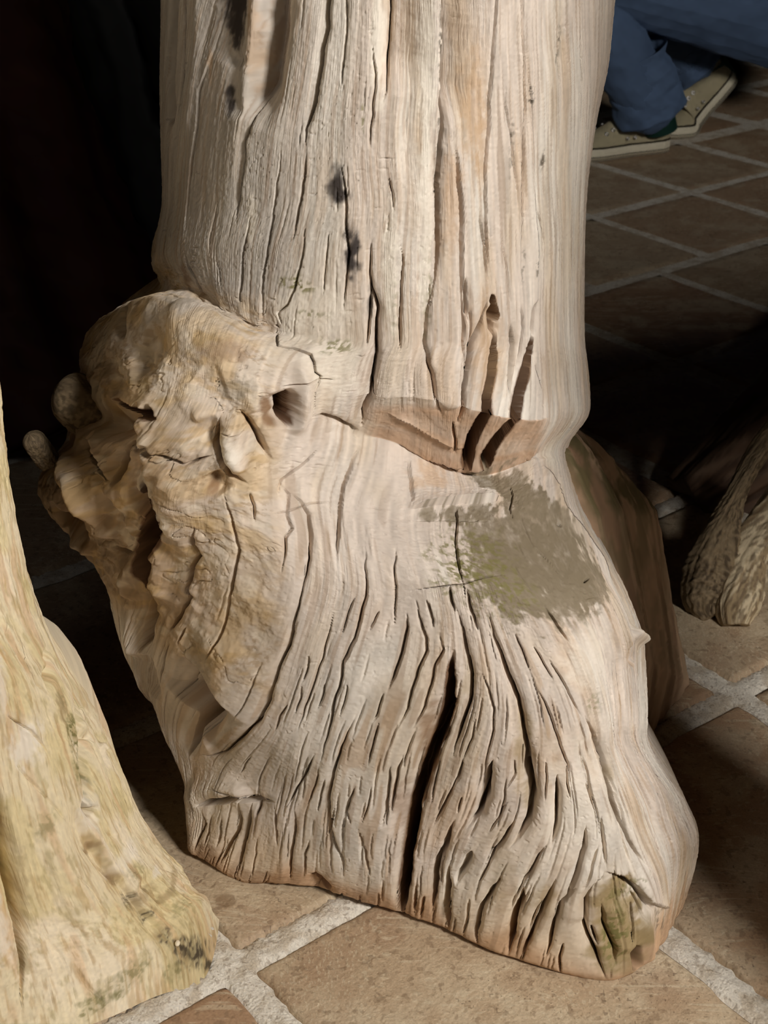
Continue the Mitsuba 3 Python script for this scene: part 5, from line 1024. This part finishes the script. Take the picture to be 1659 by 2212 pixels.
# denim cuffs: short turned sleeves round the ankles
def sleeve(top, bottom, r, key, seed):
    top, bottom = np.array(top), np.array(bottom)
    a = bottom - top; a /= np.linalg.norm(a)
    u = np.cross(a, [0, 1.0, 0]); u /= np.linalg.norm(u); w = np.cross(a, u)
    s = np.linspace(0, 1, 30)[:, None]; t = np.linspace(0, 2 * np.pi, 72, endpoint=False)[None]
    wr = (n2(s * 6 + 3, np.cos(t) * 3 + 7, seed) - .5) * .014 + (n2(s * 14, np.sin(t) * 4 + np.cos(t) * 2 + 9, seed + 1) - .5) * .006
    rr = r * (1 - .05 * (1 - s)) + wr + .003 * ((s > .66) & (s < .97))
    rr = np.where(s > .98, rr - .010, rr)
    S = top + (bottom - top) * np.minimum(s, .98)[..., None] + rr[..., None] * (np.cos(t)[..., None] * u + .92 * np.sin(t)[..., None] * w)
    m = trimesh.Trimesh(S.reshape(-1, 3), grid_faces(30, 72), process=False)
    dress(key, m, DENIM * 1.05, seed + 2, "denim", .45)


sleeve((.600, 3.480, .26), (.668, 3.505, .104), .084, "person__jeans__cuff", 540)
sleeve((.745, 3.782, .245), (.838, 3.772, .150), .066, "person__jeans__cuff_001", 550)
S, s, th, q = tube_grid([(.735, 3.485, .44), (.765, 3.474, .37), (.79, 3.476, .31), (.81, 3.49, .275)], [.0035] * 4, 30, 8)
dress("person__jeans__seam", trimesh.Trimesh(S.reshape(-1, 3), grid_faces(30, 8), process=False), DENIM * .35, 560)
for k, (p, r) in enumerate((([(.675, 3.522, .14), (.698, 3.53, .06)], .040), ([(.865, 3.792, .175), (.905, 3.81, .125)], .038))):
    S, s, th, q = tube_grid(p, [r, r * 1.05], 12, 28)
    m = trimesh.Trimesh(S.reshape(-1, 3), grid_faces(12, 28), process=False)
    dress("person__sock" + ("_001" if k else ""), m, lin(18, 52, 44), 565 + k)


def half_width(x):        # of the sole, x from heel 0 to toe 1
    return np.interp(x, [0, .03, .10, .25, .45, .62, .75, .87, .95, 1.0], [.010, .024, .033, .036, .036, .043, .047, .042, .028, .006])


def shoe(key, place, seed):
    L = .285
    x = np.linspace(0, 1, 70) ** 1.0
    x = .5 - .5 * np.cos(np.pi * x)
    hw = half_width(x)
    def loft(z0, z1, grow, lip=0.003):
        rows = []
        for xx, w in zip(x, hw):
            w = w + grow
            rows.append([(xx * L, -w, z0), (xx * L, -w - lip * .3, (z0 + z1) / 2), (xx * L, -w, z1 - .002), (xx * L, -w + .003, z1), (xx * L, w - .003, z1), (xx * L, w, z1 - .002), (xx * L, w + lip * .3, (z0 + z1) / 2), (xx * L, w, z0)])
        return np.array(rows)
    def solid(S):
        n, k = S.shape[:2]
        V = np.vstack([S.reshape(-1, 3), S[0].mean(0), S[-1].mean(0)])
        F = grid_faces(n, k); i = np.arange(k)
        F = np.vstack([F, np.stack([i, (i + 1) % k, i * 0 + n * k], 1), np.stack([(n - 1) * k + (i + 1) % k, (n - 1) * k + i, i * 0 + n * k + 1], 1)])
        m = trimesh.Trimesh(V, F, process=False)
        if m.volume < 0: m.invert()
        return m
    top = np.interp(x, [0, .04, .12, .22, .34, .45, .60, .75, .88, .96, 1.0], [.066, .082, .080, .068, .074, .092, .082, .063, .050, .042, .030])
    th = np.linspace(-np.pi / 2, 1.5 * np.pi, 40, endpoint=False)
    rows = []
    for xx, w, tp in zip(x, hw, top):
        h = tp - .020
        op = 1.0 if .04 < xx < .40 else 0.0
        yy = np.sign(np.cos(th)) * np.abs(np.cos(th)) ** .8 * (w - .001) * (1 - .35 * np.clip(np.sin(th), 0, 1) ** 2 * (1 - .6 * op))
        zz = .020 + h * np.clip(np.sin(th), 0, 1) ** .75
        rows.append(np.stack([np.full_like(th, xx * L), yy, zz], 1))
    U = np.array(rows)
    U[..., 1] += (n2(U[..., 0] * 60, U[..., 2] * 60, seed) - .5) * .005
    U[..., 2] += (n2(U[..., 0] * 45, U[..., 1] * 45, seed + 1) - .5) * .004
    dress(key, place(solid(U)), lin(176, 166, 136), seed + 2, "denim", .3)
    dress(key + "__sole", place(solid(loft(0, .030, .0025))), lin(226, 218, 194), seed + 3, "matte", .12)
    dress(key + "__foxing_stripe", place(solid(loft(.0085, .0115, .0042, 0))), lin(52, 46, 38), seed + 4)
    dress(key + "__foxing_stripe_001", place(solid(loft(.0295, .0325, .0036, 0))), lin(48, 42, 34), seed + 5)
    k = 0
    for e in range(5):
        for sy in (-1, 1):
            xx = .43 + .065 * e
            z = float(np.interp(xx, x, top)) - .010
            w = float(np.interp(xx, x, hw)) * .66
            r = trimesh.creation.torus(.0042, .0016, major_sections=14, minor_sections=6)
            r.apply_transform(trimesh.transformations.rotation_matrix(sy * -.9, [1, 0, 0])); r.apply_translation([xx * L, sy * w, z])
            add(key + "__eyelet" + (f"_{k:03d}" if k else ""), place(r), "eyelet_metal", smooth=True); k += 1
    for e, xx in enumerate((.60, .68)):
        w = float(np.interp(xx, x, hw)); r = trimesh.creation.torus(.0036, .0014, major_sections=14, minor_sections=6)
        r.apply_transform(trimesh.transformations.rotation_matrix(math.pi / 2, [1, 0, 0])); r.apply_translation([xx * L - .05, w + .0, .048])
        add(key + f"__eyelet_{k:03d}", place(r), "eyelet_metal", smooth=True); k += 1


scene["eyelet_metal"] = {"type": "roughconductor", "material": "Al", "alpha": 0.25}


def placer(heel, toe_dir, bend=0.0, ball=.70):
    d = np.array(toe_dir, float); d /= np.linalg.norm(d)
    w = np.array([-d[1], d[0]])
    L = .285
    def f(m):
        v = np.array(m.vertices)
        if bend:
            xb = ball * L
            t = np.clip((xb - v[:, 0]) / .035, 0, 1)                # eases into the bend
            ang = bend * t
            dx, z = np.minimum(v[:, 0] - xb, 0), v[:, 2]
            v = np.where((v[:, 0] < xb)[:, None], np.stack([xb + dx * np.cos(ang) + z * np.sin(ang), v[:, 1], -dx * np.sin(ang) + z * np.cos(ang)], 1), v)
            v[:, 0] -= xb
        o = np.zeros_like(v)
        o[:, 0] = heel[0] + v[:, 0] * d[0] + v[:, 1] * w[0]; o[:, 1] = heel[1] + v[:, 0] * d[1] + v[:, 1] * w[1]; o[:, 2] = v[:, 2] + .001
        return trimesh.Trimesh(o, m.faces, process=False)
    return f


shoe("person__shoe", placer((.728, 3.585), (-.93, -.36)), 570)
shoe("person__shoe_001", placer((.80, 3.745), (-.90, -.40), math.radians(43)), 580)
